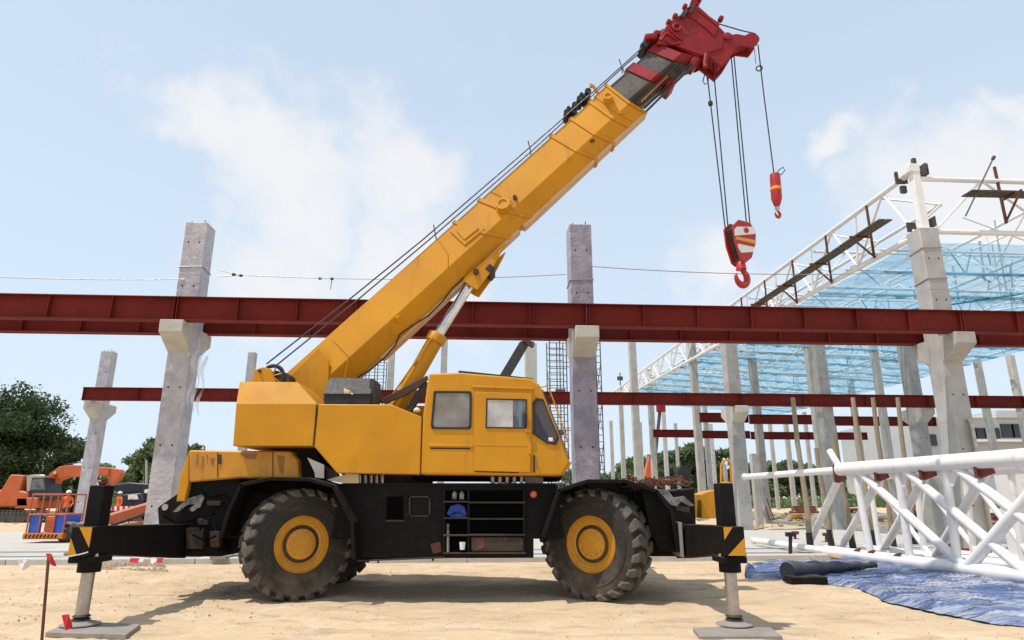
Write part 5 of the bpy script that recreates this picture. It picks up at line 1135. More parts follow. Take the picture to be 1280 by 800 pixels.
for x in (bk0.x, bk0.x + wB * .32, bk0.x + wB * .72, bk1.x):
    for y in (YL, YL + .85): U2('post', MB().tube((x, y, z0 + .15), (x, y, zt_), .022, n=8), 'orange')
for z in (zt_, zm):
    U2('rail', MB().path([(bk0.x, YL, z), (bk1.x, YL, z), (bk1.x, YL + .85, z), (bk0.x, YL + .85, z), (bk0.x, YL, z)], .024, 8), 'orange')
for x0, x1 in ((.02, .36), (.70, .98)): U2('blue_liner', MB().box(bk0.x + wB * x0, bk0.x + wB * x1, YL + .03, YL + .06, z0 + .18, zm - .02), 'blue_plastic', bevel=.01)
U2('blue_liner', MB().box(bk0.x + .03, bk1.x - .03, YL + .80, YL + .83, z0 + .18, zm - .02), 'blue_plastic')
U2('control_box', MB().box(bk0.x + wB * .42, bk0.x + wB * .68, YL + .06, YL + .3, zm - .5, zm - .05), 'orange', bevel=.03)
U2('basket_pivot', MB().lathe([(.2, 0), (.26, .1), (.26, .45), (.2, .55)], P(76, 668, YL + .2), (.6, 1, 0), 16), 'dark_metal')
U2('jib_joint', MB().obox(P(93, 663, YL + .4), (.55, .4, .42), Matrix.Rotation(.3, 3, 'Y')), 'dark_metal', bevel=.06)
U2('jib_joint', MB().lathe([(.14, -.25), (.14, .25)], P(98, 660, YL + .3), (0, 1, 0), 14), 'dark_metal')
U2('upper_arm', MB().bar(P(100, 660, YL + .4), P(190, 632, YL + 4.8), .26, .30), 'orange', bevel=.03)
U2('lower_arm', MB().bar(P(97, 672, YL + .5), P(120, 667, YL + .7), .2, .18), 'orange', bevel=.03)
U2('lower_arm', MB().bar(P(120, 667, YL + .7), P(186, 654, YL + 4.9), .22, .24), 'orange', bevel=.03)
U2('arm_knuckle', MB().plate([(182, 630), (192, 630), (192, 660), (172, 662), (176, 652), (186, 648)], YL + 4.7, .5), 'orange', bevel=.03)
U2('arm_cylinder', MB().tube(P(140, 656, YL + 2.9), P(182, 642, YL + 4.6), .07, n=10), 'dark_metal')
XC = P(186, 660, 26.5).x
U2('chassis', MB().box(XC, XC + 2.4, 26.5, 28.2, .5, 1.0), 'orange', bevel=.06)
for dx in (.3, 2.1):
    for y in (26.45, 28.1): U2('wheel', MB().lathe([(.2, -.13), (.42, -.13), (.46, -.06), (.46, .06), (.42, .13), (.2, .13)], (XC + dx, y, .46), (0, 1, 0), 20), 'rubber')

# dark truck crane parked far left between the columns
TC = thing('truck_crane', 'dark blue truck crane with lowered boom between the left columns', 'truck', tuple(G(170, 645)), 0, None, world=True)
YT = 40.0; U3 = lambda n, mb, m, **k: mb.build(n, M[m], TC, **k)
U3('boom', MB().plate([(136, 607), (160, 603), (200, 606), (206, 611), (200, 616), (150, 616), (137, 612)], YT, .7), 'navy', bevel=.05)
U3('cab', MB().plate([(152, 618), (176, 616), (180, 626), (178, 636), (150, 636)], YT - .5, 2.0), 'navy', bevel=.08)
U3('windscreen', MB().plate([(160, 618.5), (171, 618), (173, 624), (160, 624.5)], YT - .53, .03), 'white_paint')
U3('carrier', MB().plate([(120, 634), (212, 632), (212, 642), (120, 643)], YT - .4, 2.2), 'navy', bevel=.05)
U3('turret', MB().plate([(178, 612), (206, 610), (212, 634), (180, 634)], YT - .2, 1.8), 'navy', bevel=.06)
for x in (128, 140, 176, 190, 204): U3('wheel', MB().lathe([(.2, -.2), (.5, -.2), (.53, -.1), (.53, .15), (.2, .15)], P(x, 643, YT - .45), (0, 1, 0), 18), 'rubber')
for x, y in ((163, 621), (183, 614), (196, 614)): U3('lamp', MB().lathe([(.12, -.02), (.12, .05)], P(x, y, YT - .55), (0, 1, 0), 12), 'white_paint')
# striped barrier board in front of it
BR = thing('striped_barrier', 'low red and white striped barrier between the left columns', 'barrier', tuple(G(162, 650)), 0, None, world=True)
for k in range(16):
    x = 136 + k * 3.4; MB().plate([(x, 633), (x + 3.2, 632.6), (x + 3.2, 638), (x, 638.6)], 33, .05).build('board_section', M['flag_red' if k % 2 else 'flag_white'], BR)
for x in (138, 163, 188): MB().tube(P(x, 632, 33.05), Vector((P(x, 632, 33).x, 33.05, 0)), .03, n=6).build('leg', M['dark_metal'], BR)
MB().path([P(183, 630, 75), P(183, 575, 75)], .12, 8).build('utility_pole', M['concrete'], None, tag_=('thin pale utility pole before the trees between left columns', 'pole'))

# dark telescopic boom poking up behind the cab
t = thing('slanting_boom', 'dark grey slanting crane boom rising behind the cab roof', 'boom', tuple(P(628, 475, 24)), 0, None, world=True)
MB().bar(P(618, 492, 24), P(655, 430, 24), .30, .34).build('boom', M['grey_box'], t, bevel=.02)
MB().bar(P(652, 434, 24), P(660, 424, 24), .22, .24).build('tip', M['dark_metal'], t, bevel=.02)
for x, y in ((655, 426), (661, 429), (665, 431)): MB().lathe([(.09, -.2), (.09, .2)], P(x, y, 24), (0, 1, 0), 12).build('sheave', M['dark_metal'], t)
# far small cranes: thin jib with red tip, orange cone-like roof
t = thing('distant_crane', 'small distant crane jib with a red tip beside the beam end', 'crane', tuple(G(822, 640)), 0, None, world=True)
MB().bar(P(817, 590, 70), P(825, 512, 70), .3, .3).build('jib', M['dark_metal'], t); MB().obox(P(826, 510, 70), (.9, .5, .8)).build('tip', M['red'], t)
MB().prism([P(x, y, 70) for x, y in [(806, 596), (812, 570), (816, 596)]], (0, 1.2, 0)).build('house', M['orange'], t)
t = thing('site_post', 'thin dark post with antenna behind the lilac column', 'post', tuple(G(776, 640)), 0, None, world=True)
MB().tube(P(775.5, 486, 58), P(775, 466, 58), .05, n=6).build('mast', M['dark_metal'], t); MB().obox(P(775, 473, 58), (.5, .1, .35)).build('fitting', M['dark_metal'], t)

# ================================================================== SITE OBJECTS, RIGHT
TX = thing('pipe_truss', 'long white tube truss lying on the ground at right', 'pipe truss', (8.0, 14, 0), 0, None, world=True)
dT = Vector((-.148, 1, 0)).normalized(); n0 = Vector((8.22, 11.3, 0)); sdv = Vector((1, .148, 0)).normalized() * 1.25
def tp_(s, o, z): return n0 + dT * s + sdv * o + Vector((0, 0, z))
ZL, ZU = .17, 2.02
S1 = 5.15
for nm, o, z, r0, s0, s1 in (('bottom_chord', 0, ZL, .125, -5, S1), ('bottom_chord', 1, ZL, .115, -5, S1 + .3), ('top_chord', 0, ZU, .15, -5, S1 - .9), ('top_chord', 1, ZU - .06, .15, -5, S1)):
    MB().tube(tp_(s0, o, z), tp_(s1, o, z), r0, n=20).build(nm, M['white_steel'], TX)
MB().tube(tp_(S1 - .9, 0, ZU - .01), tp_(S1 + 3.6, 0, ZU - .03), .082, n=16).build('end_tube', M['white_steel'], TX)
MB().lathe([(.03, 0), (.11, .0), (.11, .03), (.05, .06), (.05, .12)], tp_(S1 + 3.6, 0, ZU - .03), dT, 14).build('end_cap', M['white_steel'], TX)
MB().tube(tp_(S1 - .1, 0, ZL), tp_(S1 + 3.4, 0, ZL + .04), .082, n=16).build('end_tube', M['white_steel'], TX)
MB().lathe([(.03, 0), (.11, .0), (.11, .03), (.05, .06)], tp_(S1 + 3.4, 0, ZL + .04), dT, 14).build('end_cap', M['white_steel'], TX)
def s_of(px, o, z):      # position along the chord that shows at column px
    lo, hi = -6.0, 12.0
    for _ in range(40):
        m_ = (lo + hi) / 2; q = tp_(m_, o, z); zc = q.y * _c + (q.z - EYE) * _s; x = 640 + FPX * q.x / zc
        if x > px: lo = m_
        else: hi = m_
    return (lo + hi) / 2
for xt, xb in ((1070, 1209), (1125, 1290), (1186, 1400), (1265, 1560)):
    MB().tube(tp_(s_of(xt, 0, ZU), 0, ZU), tp_(s_of(xb, 0, ZL), 0, ZL), .088, n=14).build('diagonal', M['white_steel'], TX)
MB().tube(tp_(s_of(1208, 0, ZL), 0, ZL), tp_(s_of(1330, 0, ZU), 0, ZU), .10, n=14).build('diagonal', M['white_steel'], TX)
for xt, xb in ((1069, 1089), (1122, 1138), (1181, 1198)):
    a, b = tp_(s_of(xt, 0, ZU), 0, ZU), tp_(s_of(xb, 0, ZL), 0, ZL); MB().tube(a, b, .075, n=12).build('upright', M['white_steel'], TX)
    MB().prism([a + dT * .3 - Vector((0, 0, .1)), a - dT * .3 - Vector((0, 0, .1)), a - dT * .1 - Vector((0, 0, .42)), a + dT * .1 - Vector((0, 0, .42))], sdv.normalized() * .02).build('gusset', M['white_steel'], TX)
for xt, xb in ((1052, 1012), (1106, 1052), (1163, 1103), (1239, 1168)):
    MB().tube(tp_(s_of(xt, 0, ZU), .0, ZU - .05), tp_(s_of(xb, 1, ZL), 1, ZL), .082, n=12).build('diagonal', M['white_steel'], TX)
for xt, xb in ((1085, 1100), (1143, 1156), (1205, 1218), (1262, 1280)):
    MB().tube(tp_(s_of(xt, 1, ZU), 1, ZU - .06), tp_(s_of(xb, 1, ZL), 1, ZL), .06, n=10).build('upright', M['white_steel'], TX)
for xt, xb in ((1085, 1165), (1143, 1232), (1205, 1300)):
    MB().tube(tp_(s_of(xt, 1, ZU), 1, ZU - .06), tp_(s_of(xb, 1, ZL), 1, ZL), .055, n=10).build('diagonal', M['white_steel'], TX)
for x in (1050, 1089, 1138, 1198, 1262): MB().tube(tp_(s_of(x, 0, ZL), 0, ZL), tp_(s_of(x, 0, ZL) - .2, 1, ZL), .055, n=10).build('cross_tube', M['white_steel'], TX)
for x in (1057, 1109, 1167, 1238):
    s_ = s_of(x, .1, ZU); q = tp_(s_, -.02, ZU - .10); cx = Matrix(((dT.x, sdv.normalized().x, 0), (dT.y, sdv.normalized().y, 0), (0, 0, 1)))
    MB().obox(q, (.32, .05, .34), cx @ Matrix.Rotation(.25, 3, 'Y')).build('splice_plate', M['joint_red'], TX, bevel=.01); MB().obox(q + dT * .12 - sdv * .03, (.06, .08, .38), cx).build('splice_plate', M['rust'], TX)
for x in (1077, 1128, 1095): q = tp_(s_of(x, 0, ZL), -.05, ZL); MB().obox(q, (.2, .06, .28), cx @ Matrix.Rotation(.3, 3, 'Y')).build('splice_plate', M['rust'], TX, bevel=.01)
MB().tube(tp_(S1 - .9, 0, ZU + .05), tp_(S1 - .6, 0, ZU + .45), .075, n=12).build('stub_arm', M['white_steel'], TX)
# further tubes lying beyond
for i, (o, s0, s1, r0, lab) in enumerate(((2.0, -5, 4.6, .09, 'white tube lying just behind the pipe truss'), (2.9, -5, 4.2, .09, 'outermost white tube lying behind the pipe truss'), (1.55, -4, 5.6, .075, 'slim white tube lying between the truss chords'))):
    MB().tube(tp_(s0, o, .16), tp_(s1, o, .16), r0, n=14).build('white_tube', M['white_steel'], None, tag_=(lab, 'tube', 'white tubes behind the pipe truss'))
# steel box post behind the truss
wp = thing('white_post', 'wide white steel post standing behind the pipe truss', 'post', tuple(P(1254, 690, 13.5)), 0, None, world=True)
a = P(1241, 586, 14.2); b = P(1253, 586, 14.2); c_x = P(1268, 586, 14.6)
MB().prism([(a.x, 14.2, 0), (b.x, 14.2, 0), (c_x.x - .02, 14.24, 0), (a.x + .24, 14.45, 0)], (0, 0, a.z + .35)).build('post', M['white_steel'], wp, bevel=.01)
MB().obox((a.x + .2, 14.45, .03), (.7, .7, .05)).build('base_plate', M['white_steel'], wp)
# wooden poles with black boots
PN = ['leftmost wooden pole with black boot, nearest the tube ends', 'second wooden pole, short with black boot', 'third wooden pole with black boot in the first truss bay', 'fourth wooden pole with dark boot', 'fifth wooden pole with dark boot', 'rightmost wooden pole with dark blue boot']
for i, (xt, yt, xb, yb) in enumerate(((991, 497, 1014, 691), (1020, 560, 1040, 685), (1042, 548, 1067, 688), (1066, 497, 1092, 686), (1091, 497, 1117.5, 686), (1122, 497, 1144, 683))):
    g0 = G(xb, yb); q = P(xt, yt, g0.y + .1); t = thing('wooden_pole', PN[i], 'pole', tuple(g0), 0, 'wooden poles by the pipe truss', world=True)
    MB().path([g0 + Vector((0, 0, .25)), g0.lerp(q, .3) + Vector((.03, 0, 0)), g0.lerp(q, .7) + Vector((-.02, 0, 0)), q], [.075, .07, .066, .06], 10).build('pole', M['wood'], t)
    MB().lathe([(.085, -.05), (.09, .1), (.08, .45), (.085, .5)], g0, q - g0, 12).build('boot', M['navy' if i > 2 else 'seal'], t)
# screw jacks at the tube ends
for i, (x, yb, yt) in enumerate(((988, 698, 668), (994, 676, 666), (1033, 680, 668))):
    g0 = G(x, yb); q = P(x, yt, g0.y); t = thing('screw_jack', ('black screw jack holding up the left tube ends', 'small red clamp beside the black screw jack', 'small red clamp farther along the tubes')[i], 'jack', tuple(g0), 0, 'clamps at the tube ends', world=True)
    MB().tube(g0, q, .045, n=8).build('screw', M['seal' if i == 0 else 'joint_red'], t); MB().obox(q, (.22, .12, .1)).build('head', M['seal' if i == 0 else 'joint_red'], t, bevel=.01); MB().obox(g0 + Vector((0, 0, .04)), (.25, .2, .06)).build('foot', M['seal'], t)
# tarpaulin, heaped with folds
def tarp():
    top = [(930, 721), (943, 709), (966, 703), (1000, 704), (1060, 702), (1120, 704), (1180, 710), (1240, 718), (1330, 730)]
    bot = [(932, 724), (950, 726), (985, 726), (1030, 731), (1075, 738), (1110, 754), (1170, 768), (1250, 782), (1345, 792)]
    n, m_ = 240, 56; vs = []
    def lerp(tab, u):
        k = u * (len(tab) - 1); i = min(int(k), len(tab) - 2); f = k - i; return (tab[i][0] * (1 - f) + tab[i + 1][0] * f, tab[i][1] * (1 - f) + tab[i + 1][1] * f)
    for i in range(n + 1):
        u = i / n; a, b = G(*lerp(top, u)), G(*lerp(bot, u))
        for j in range(m_ + 1):
            v = j / m_; p = a.lerp(b, v); w = p.x * .9 + p.y * .35
            q_ = Vector((p.x + .25 * noise.noise(p * 1.1), p.y + .2 * noise.noise(p * 1.7 + Vector((4, 4, 4))), 0))
            f1 = noise.voronoi(Vector((q_.x * 1.3, q_.y * 2.6, 0)))[0]; f2 = noise.voronoi(Vector((q_.x * 3.4, q_.y * 6.5, 3)))[0]; f3 = noise.voronoi(Vector((q_.x * 9, q_.y * 13, 5)))[0]
            z = .02 + .10 * (f1[1] - f1[0]) * (.6 + .8 * noise.noise(q_ * .8)) + .06 * f2[0] + .016 * f3[0] + .03 * f1[0]
            z += .12 * max(0, 1 - abs(u - .05) / .06) * abs(math.sin(v * 3))
            e = min(v, 1 - v) * 14 + .15; z *= min(1, e); z = max(z, .006)
            vs.append(p + Vector((.06 * noise.noise(p * 3) + .03 * noise.noise(p * 9), .14 * noise.noise(p * 2.5 + Vector((9, 0, 0))), z + .004)))
    fs = [(i * (m_ + 1) + j, (i + 1) * (m_ + 1) + j, (i + 1) * (m_ + 1) + j + 1, i * (m_ + 1) + j + 1) for i in range(n) for j in range(m_)]
    me = bpy.data.meshes.new('tarpaulin'); me.from_pydata(vs, [], fs); me.materials.append(M['tarp']); me.shade_smooth()
    o = bpy.data.objects.new('tarpaulin', me); COL.objects.link(o); tag(o, 'crumpled blue and silver tarpaulin spread under the pipe truss', 'tarpaulin')
tarp()
rl = thing('black_roll', 'thick dark ribbed roll lying on the tarpaulin end under the tubes', 'roll', tuple(G(1010, 726)), 0, None, world=True)
a, b = G(984, 714, .20), G(1092, 706, .14)
prof = []
Lr = (b - a).length
for i in range(60): prof.append((.145 + (.012 if i % 2 else 0) + .015 * math.sin(i * .45) - .0016 * i, Lr * i / 59))
MB().lathe(prof, a, b - a, 18).build('roll', M['navy'], rl, smooth=.9); MB().obox(G(1006, 724, .08), (.6, .4, .12)).build('block', M['black'], rl, bevel=.02)

# leaning grey panels, red bars, stacks and debris at the back right
for i, (pts, Y, m, lab) in enumerate((([(1148, 688), (1160, 592), (1196, 590), (1215, 686)], 21, 'concrete', 'wide grey slab leaning behind the pipe truss'), ([(1200, 592), (1214, 590), (1236, 680), (1224, 684)], 20, 'dark_metal', 'narrow dark panel leaning beside the grey slab'))):
    MB().plate(pts, Y, .14).build('leaning_slab', M[m], None, bevel=.01, tag_=(lab, 'slab', 'slabs leaning behind the truss'))
for i, (x0, x1, y, Y) in enumerate(((1178, 1232, 682, 17.5), (1186, 1240, 688, 16.6), (1284, 1330, 655, 17))):
    a, b = G(x0, y, .12), G(x1, y + 2, .12); MB().bar(a, b, .14, .14).build('red_bar', M['joint_red'], None, bevel=.01, tag_=(('red steel bar on the ground behind the truss, rear', 'red steel bar on the ground behind the truss, front', 'red steel bar at the right edge')[i], 'bar', 'red bars on the ground'))
rg = random.Random(11)
for i, (x, y, w, h, m, lab) in enumerate(((1005, 639, 34, 9, 'joint_red', 'stack of red steel pieces on the sand beyond the paving, left'), (1068, 641, 30, 8, 'joint_red', 'stack of red steel pieces on the sand, right'), (1016, 630, 14, 8, 'yellow', 'yellow crate behind the red steel stack'), (994, 628, 12, 6, 'yellow', 'small yellow piece beside the yellow crate'), (957, 650, 10, 7, 'dark_metal', 'dark lump at the foot of the twin columns'), (1092, 652, 24, 7, 'stone', 'sandy rubble heap seen through the truss'), (975, 630, 30, 6, 'concrete', 'low grey pile left of the yellow crate'), (1250, 650, 20, 12, 'joint_red', 'red steel stack by the white post'))):
    Y = Yat(y + h * .3, 0) if y + h * .3 > 630 else 45; p = P(x, y, Y); z = Y * _c; ww, hh = w * z / FPX, h * z / FPX
    t = thing('material_stack', lab, 'stack', (p.x, Y, 0), 0, 'stacks of material on the sand')
    k = 3
    for j in range(k):
        MB().obox((rg.uniform(-.1, .1), rg.uniform(-.2, .2), hh * (j + .5) / k), (ww * rg.uniform(.75, 1), .8, hh / k * .9), Matrix.Rotation(rg.uniform(-.08, .08), 3, 'Z')).build('piece', M[m], t, bevel=.02)
t = thing('site_barrow', 'small rusty frame leaning on the sand beyond the paving', 'frame', tuple(G(965, 650)), 0, None, world=True)
MB().tube(P(958, 623, 34), P(968, 650, 34), .03, n=6).build('bar', M['rust'], t); MB().tube(P(962, 650, 34), P(976, 647, 34), .04, n=6).build('bar', M['rust'], t); MB().tube(P(957, 633, 34), P(962, 650, 34), .03, n=6).build('bar', M['rust'], t)
# pale building far right
YBd = 95; BD = thing('site_building', 'pale grey industrial building with dark window bands far right', 'building', tuple(Vector((P(1210, 600, YBd).x, YBd, 0))), 0, None, world=True)
def bq(x0, y0, x1, y1, Y, d, n, m): a, b = P(x0, y1, Y), P(x1, y0, Y); MB().box(a.x, b.x, Y, Y + d, min(a.z, b.z), max(a.z, b.z)).build(n, M[m], BD)
bq(1152, 522, 1420, 640, YBd, 20, 'wall', 'wall_grey'); bq(1246, 513, 1420, 522, YBd - .5, 18, 'roof_block', 'wall_grey')
for q in ((1156, 543, 1170, 557), (1210, 535, 1220, 548), (1221, 535, 1231, 548), (1232, 535, 1249, 548), (1254, 530, 1266, 547), (1267, 530, 1279, 547), (1281, 530, 1300, 547)): bq(*q, YBd - .25, .2, 'window', 'dark_open')
bq(1152, 519.5, 1245, 522, YBd - .8, 1, 'parapet', 'white_paint'); bq(1206, 549, 1300, 552, YBd - 1, 1, 'canopy', 'white_paint')

# ================================================================== WORKERS
def worker(label, foot, h, vest, face, lean=0.0, helmet='white_paint', arm=0.0):
    t = thing('person', label, 'person', tuple(foot), face, 'site workers')
    k = h / 1.72; jn = {}
    V = [(0, 0, .92), (0, 0, 1.12), (0, -.01, 1.36), (0, 0, 1.46), (0, -.01, 1.53), (0, -.02, 1.62),
         (.10, 0, .88), (.12, -.05 * (1 + lean), .48), (.12, .02, .08), (.12, -.14, .03),
         (-.10, 0, .88), (-.11, .03, .48), (-.12, .09, .08), (-.12, -.06, .03),
         (.19, 0, 1.38), (.26, .0 - arm * .1, 1.12), (.25, -.10 - arm * .2, .90 + arm * .25), (.25, -.14 - arm * .25, .83 + arm * .3),
         (-.19, 0, 1.38), (-.25, .03, 1.12), (-.25, -.06, .89), (-.25, -.08, .81)]
    Rr = [.14, .125, .15, .06, .055, .085, .09, .062, .045, .035, .09, .062, .045, .035, .06, .045, .034, .035, .06, .045, .034, .035]
    E = [(0, 1), (1, 2), (2, 3), (3, 4), (4, 5), (0, 6), (6, 7), (7, 8), (8, 9), (0, 10), (10, 11), (11, 12), (12, 13), (2, 14), (14, 15), (15, 16), (16, 17), (2, 18), (18, 19), (19, 20), (20, 21)]
    V = [Vector(v) * k for v in V]
    for hi_, s in ((17, 1), (21, -1)):      # five short finger chains on each hand
        for f in range(5):
            dx = (f - 2) * .016 * k; b = len(V); V.append(V[hi_] + Vector((0, dx, -.045 * k))); V.append(V[hi_] + Vector((-s * .012 * k, dx - (.02 * k if f == 0 else 0), (-.085 if 0 < f < 4 else -.07) * k))); Rr += [.009, .007]; E += [(hi_, b), (b, b + 1)]
    me = bpy.data.meshes.new('body'); me.from_pydata(V, E, []); o = bpy.data.objects.new('body', me); COL.objects.link(o)
    sk = o.modifiers.new('skin', 'SKIN'); 
    for i, v in enumerate(me.skin_vertices[0].data): v.radius = (Rr[i] * k, Rr[i] * k * (.72 if i < 3 else 1)); v.use_root = (i == 0)
    ss = o.modifiers.new('sub', 'SUBSURF'); ss.levels = 1; ss.render_levels = 1
    dg = bpy.context.evaluated_depsgraph_get(); me2 = bpy.data.meshes.new_from_object(o.evaluated_get(dg)); bpy.data.objects.remove(o)
    for m in ('skin', vest, 'denim', 'seal'): me2.materials.append(M[m])
    for p in me2.polygons:
        z = p.center.z / k; x = abs(p.center.x) / k
        p.material_index = 3 if z < .10 else 2 if z < .93 and x < .215 else 1 if (.93 <= z < 1.45 and not (x > .215 and z < 1.0)) else 0
    me2.shade_smooth(); ob = part('body', me2, t)
    MB().lathe([(.125 * k, 1.62 * k), (.118 * k, 1.66 * k), (.10 * k, 1.71 * k), (.05 * k, 1.745 * k), (.01, 1.75 * k)], (0, -.015 * k, 0), (0, 0, 1), 18).build('hard_hat', M[helmet], t)
    MB().lathe([(.015 * k, 0), (.004, .03 * k)], (0, -.10 * k, 1.575 * k), (0, -1, -.2), 8).build('nose', M['skin'], t)
    for s in (-1, 1): MB().lathe([(.01 * k, 0), (.004, .005)], (s * .03 * k, -.098 * k, 1.60 * k), (0, -1, 0), 8).build('eye', M['seal'], t); MB().lathe([(.02 * k, 0), (.02 * k, .012 * k)], (s * .082 * k, -.01, 1.585 * k), (s, 0, 0), 8).build('ear', M['skin'], t)
    MB().box(-.022 * k, .022 * k, -.103 * k, -.09 * k, 1.54 * k, 1.546 * k).build('mouth', M['joint_red'], t)
    return t
def at_ground(px, Y): q = P(px, 640, Y); return (q.x, Y, 0.0)
worker('worker in orange top and white hard hat standing by the excavator boom', at_ground(82, 33), 1.72, 'vest_o', R(20), arm=.6)
worker('worker in orange top between the left columns by the dark truck', at_ground(147, 37), 1.7, 'vest_o', R(-30))
worker('worker in orange vest seen through the truss, third bay', at_ground(1141, 27), 1.75, 'vest_o', R(40))
worker('worker in yellow vest seen through the truss near the leaning slab', at_ground(1174, 26), 1.7, 'vest_y', R(-20))
worker('worker in orange vest just left of the white post', at_ground(1228, 22), 1.6, 'vest_o', R(60))

# ================================================================== TREES
def crown_mesh(name, m, w, h, n, leaf, seed, lobes=14):
    rs = np.random.RandomState(seed); lb = []
    for i in range(lobes):
        a = rs.uniform(0, 2 * np.pi); r = rs.uniform(0, .42) * w; z = rs.uniform(.08, .90) * h
        k = 1 - abs(z / h - .45) * .8; lb.append((r * k * np.cos(a), r * k * np.sin(a), z, rs.uniform(.07, .19) * w, rs.uniform(.05, .14) * h))
    lb = np.array(lb); pick = rs.randint(0, lobes, n); d = rs.normal(size=(n, 3)); d /= np.linalg.norm(d, axis=1)[:, None]
    rad = rs.uniform(.45, 1.12, n) ** .6; c = lb[pick, :3] + d * rad[:, None] * np.stack([lb[pick, 3], lb[pick, 3], lb[pick, 4]], 1)
    c += rs.normal(size=(n, 3)) * .03 * w * np.array([1, 1, .6])
    u = rs.normal(size=(n, 3)); u /= np.linalg.norm(u, axis=1)[:, None]; v = np.cross(u, rs.normal(size=(n, 3))); v /= np.linalg.norm(v, axis=1)[:, None]
    s = leaf * rs.uniform(.6, 1.4, n)[:, None]; verts = np.stack([c - u * s, c + v * s * .45, c + u * s, c - v * s * .45], 1).reshape(-1, 3)
    f = np.arange(4 * n).reshape(n, 4); me = bpy.data.meshes.new(name); me.from_pydata(verts.tolist(), [], f.tolist()); me.materials.append(M[m]); return me, lb
def trunk_mesh(lb, h, base, r, z0):
    mb = MB(); mb.path([(0, 0, -.2), (.05 * r, 0, z0 * .5), (0, .1, z0 + h * .25), (.1, 0, z0 + h * .6)], [r, r * .8, r * .6, r * .25], 9)
    for x, y, z, *_ in lb[:9]: mb.path([(0, 0, z0 * .7 + z * .15), (x * .5, y * .5, z0 + z * .55), (x * .9, y * .9, z0 + z * .95)], [r * .4, r * .25, r * .07], 6)
    o = mb.build('trunk', M['bark'], None, org=(0, 0, 0)); return o
def tree(label, loc, me_lb, z0, h, r, scale=1.0, rz=0.0, group=None):
    t = thing('tree', label, 'tree', loc, rz, group); t.scale = (scale,) * 3; me, lb, tm = me_lb
    c = part('crown', me, t); c.location = (0, 0, z0); tr = part('trunk', tm, t); return t
def kind(m, w, h, n, leaf, seed, r, z0, lobes=14):
    me, lb = crown_mesh('crown', m, w, h, n, leaf, seed, lobes); to = trunk_mesh(lb, h, 0, r, z0); tm = to.data; bpy.data.objects.remove(to); return (me, lb, tm)
big = kind('leaf_dark', 9.6, 10.8, 30000, .16, 3, .35, .6, 46)
tree('large dark green tree at the left edge behind the excavator', (P(12, 600, 56).x, 56, 0), big, .3, 9, .35, .98, 0, 'dark trees behind the excavator')
tree('dark tree cut by the left edge of the picture', (P(-45, 600, 55).x, 55, 0), big, .3, 9, .35, 1.0, 2.2, 'dark trees behind the excavator')
sm = kind('leaf_dark', 4.6, 5.8, 6500, .2, 4, .12, .3, 12)
tree('smaller loose dark tree right of the large one', (P(80, 600, 54).x, 54, 0), sm, .1, 5, .12, .95, 0, 'dark trees behind the excavator')
kinds = [kind('leaf_mid', 9, 8.5, 8000, .34, 10 + i, .22, 1.0, 16) for i in range(3)] + [kind('leaf_haze', 10, 8, 7500, .38, 20 + i, .25, 1.0, 16) for i in range(2)]
spots = [(-160, 100, 1.0), (112, 135, .95), (150, 130, .8), (170, 118, 1.0), (197, 112, 1.25), (222, 118, 1.3), (260, 125, 1.0), (330, 130, .9), (400, 135, .9), (715, 132, .8),
         (742, 126, .75), (765, 122, .70), (790, 118, 1.0), (812, 112, .95), (834, 110, 1.05), (855, 106, 1.08), (876, 110, 1.12), (900, 108, 1.05), (925, 115, .95), (950, 120, .9), (975, 122, .95), (1000, 120, .92), (1025, 122, .9), (1052, 124, .85), (1080, 122, .85), (1108, 124, .8), (1320, 120, 1.0), (1400, 120, 1.0)]
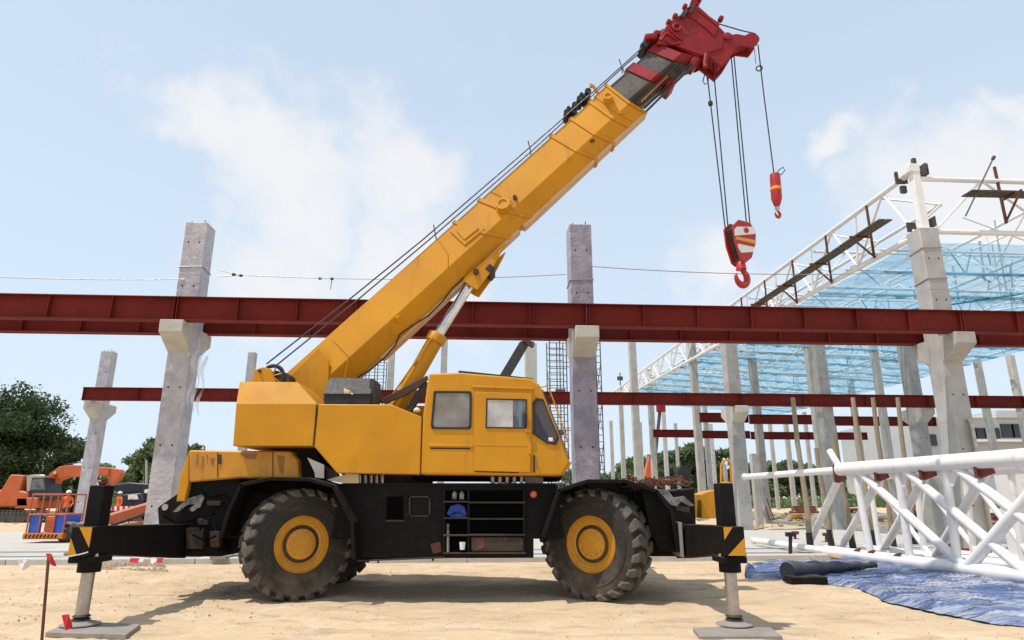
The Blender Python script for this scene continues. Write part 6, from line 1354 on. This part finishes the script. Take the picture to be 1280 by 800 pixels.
TL = ['bushy green tree beyond the left edge of the picture', 'pale green tree right behind the wrapped left column foot', 'hazy green tree left of the utility pole', 'low bushy tree behind the utility pole', 'tall rounded tree touching the large wrapped column from the left', 'tall green tree hidden behind the large wrapped column',
 'green tree behind the engine hood', 'green tree behind the crane rear wheel', 'green tree showing in the gap under the crane body', 'small tree just right of the lilac column', 'pale bush left of the slenderest far column', 'pale low tree under the roof truss tip', 'green tree between the two pale far columns', 'green tree left of the orange crane house',
 'dense green tree behind the orange crane house', 'dense green tree left of the dark roller', 'tallest dense green tree behind the roller on the crane tail', 'green tree behind the front jack', 'green tree directly behind the large square column', 'pale green tree above the thin pipe end', 'pale green tree in the gap right of the short stub', 'pale green tree behind the first wooden pole', 'pale green tree left of the dark square column', 'pale green tree behind the dark square column', 'pale green tree seen through the first truss bay', 'pale green tree seen through the second truss bay', 'green tree beyond the right edge of the picture', 'green tree farthest beyond the right edge']
for i, (px, Y, sc) in enumerate(spots):
    kd = kinds[3 + i % 2] if (930 < px < 1120 or px in (112, 150, 765, 742)) else kinds[i % 3]
    g = 'left' if px < 300 else 'middle' if px < 930 else 'right'
    tree(TL[i], (P(px, 610, Y).x, Y, 0), kd, .6, 8, .2, sc, i * 1.7, 'far row of trees, ' + g)
# low scrub along the far edge of the site
mb = None
rs = np.random.RandomState(9); n = 26000; x = rs.uniform(-110, 120, n); y = 92 + rs.uniform(-6, 10, n); hgt = np.array([1.2 + 1.3 * noise.noise(Vector((a * .12, b * .1, 0))) for a, b in zip(x, y)]); z = rs.uniform(0, 1, n) ** .7 * np.maximum(hgt, .4)
c = np.stack([x, y, z], 1); u = rs.normal(size=(n, 3)); u /= np.linalg.norm(u, axis=1)[:, None]; v = np.cross(u, rs.normal(size=(n, 3))); v /= np.linalg.norm(v, axis=1)[:, None]; s = .36 * rs.uniform(.6, 1.4, n)[:, None]
verts = np.stack([c - u * s, c + v * s * .5, c + u * s, c - v * s * .5], 1).reshape(-1, 3); me = bpy.data.meshes.new('scrub'); me.from_pydata(verts.tolist(), [], np.arange(4 * n).reshape(n, 4).tolist()); me.materials.append(M['leaf_mid'])
o = bpy.data.objects.new('scrub', me); COL.objects.link(o); tag(o, 'low green scrub along the far edge of the site', None, None, 'stuff')
for o in bpy.data.objects:
    if '_org' in o: del o['_org']
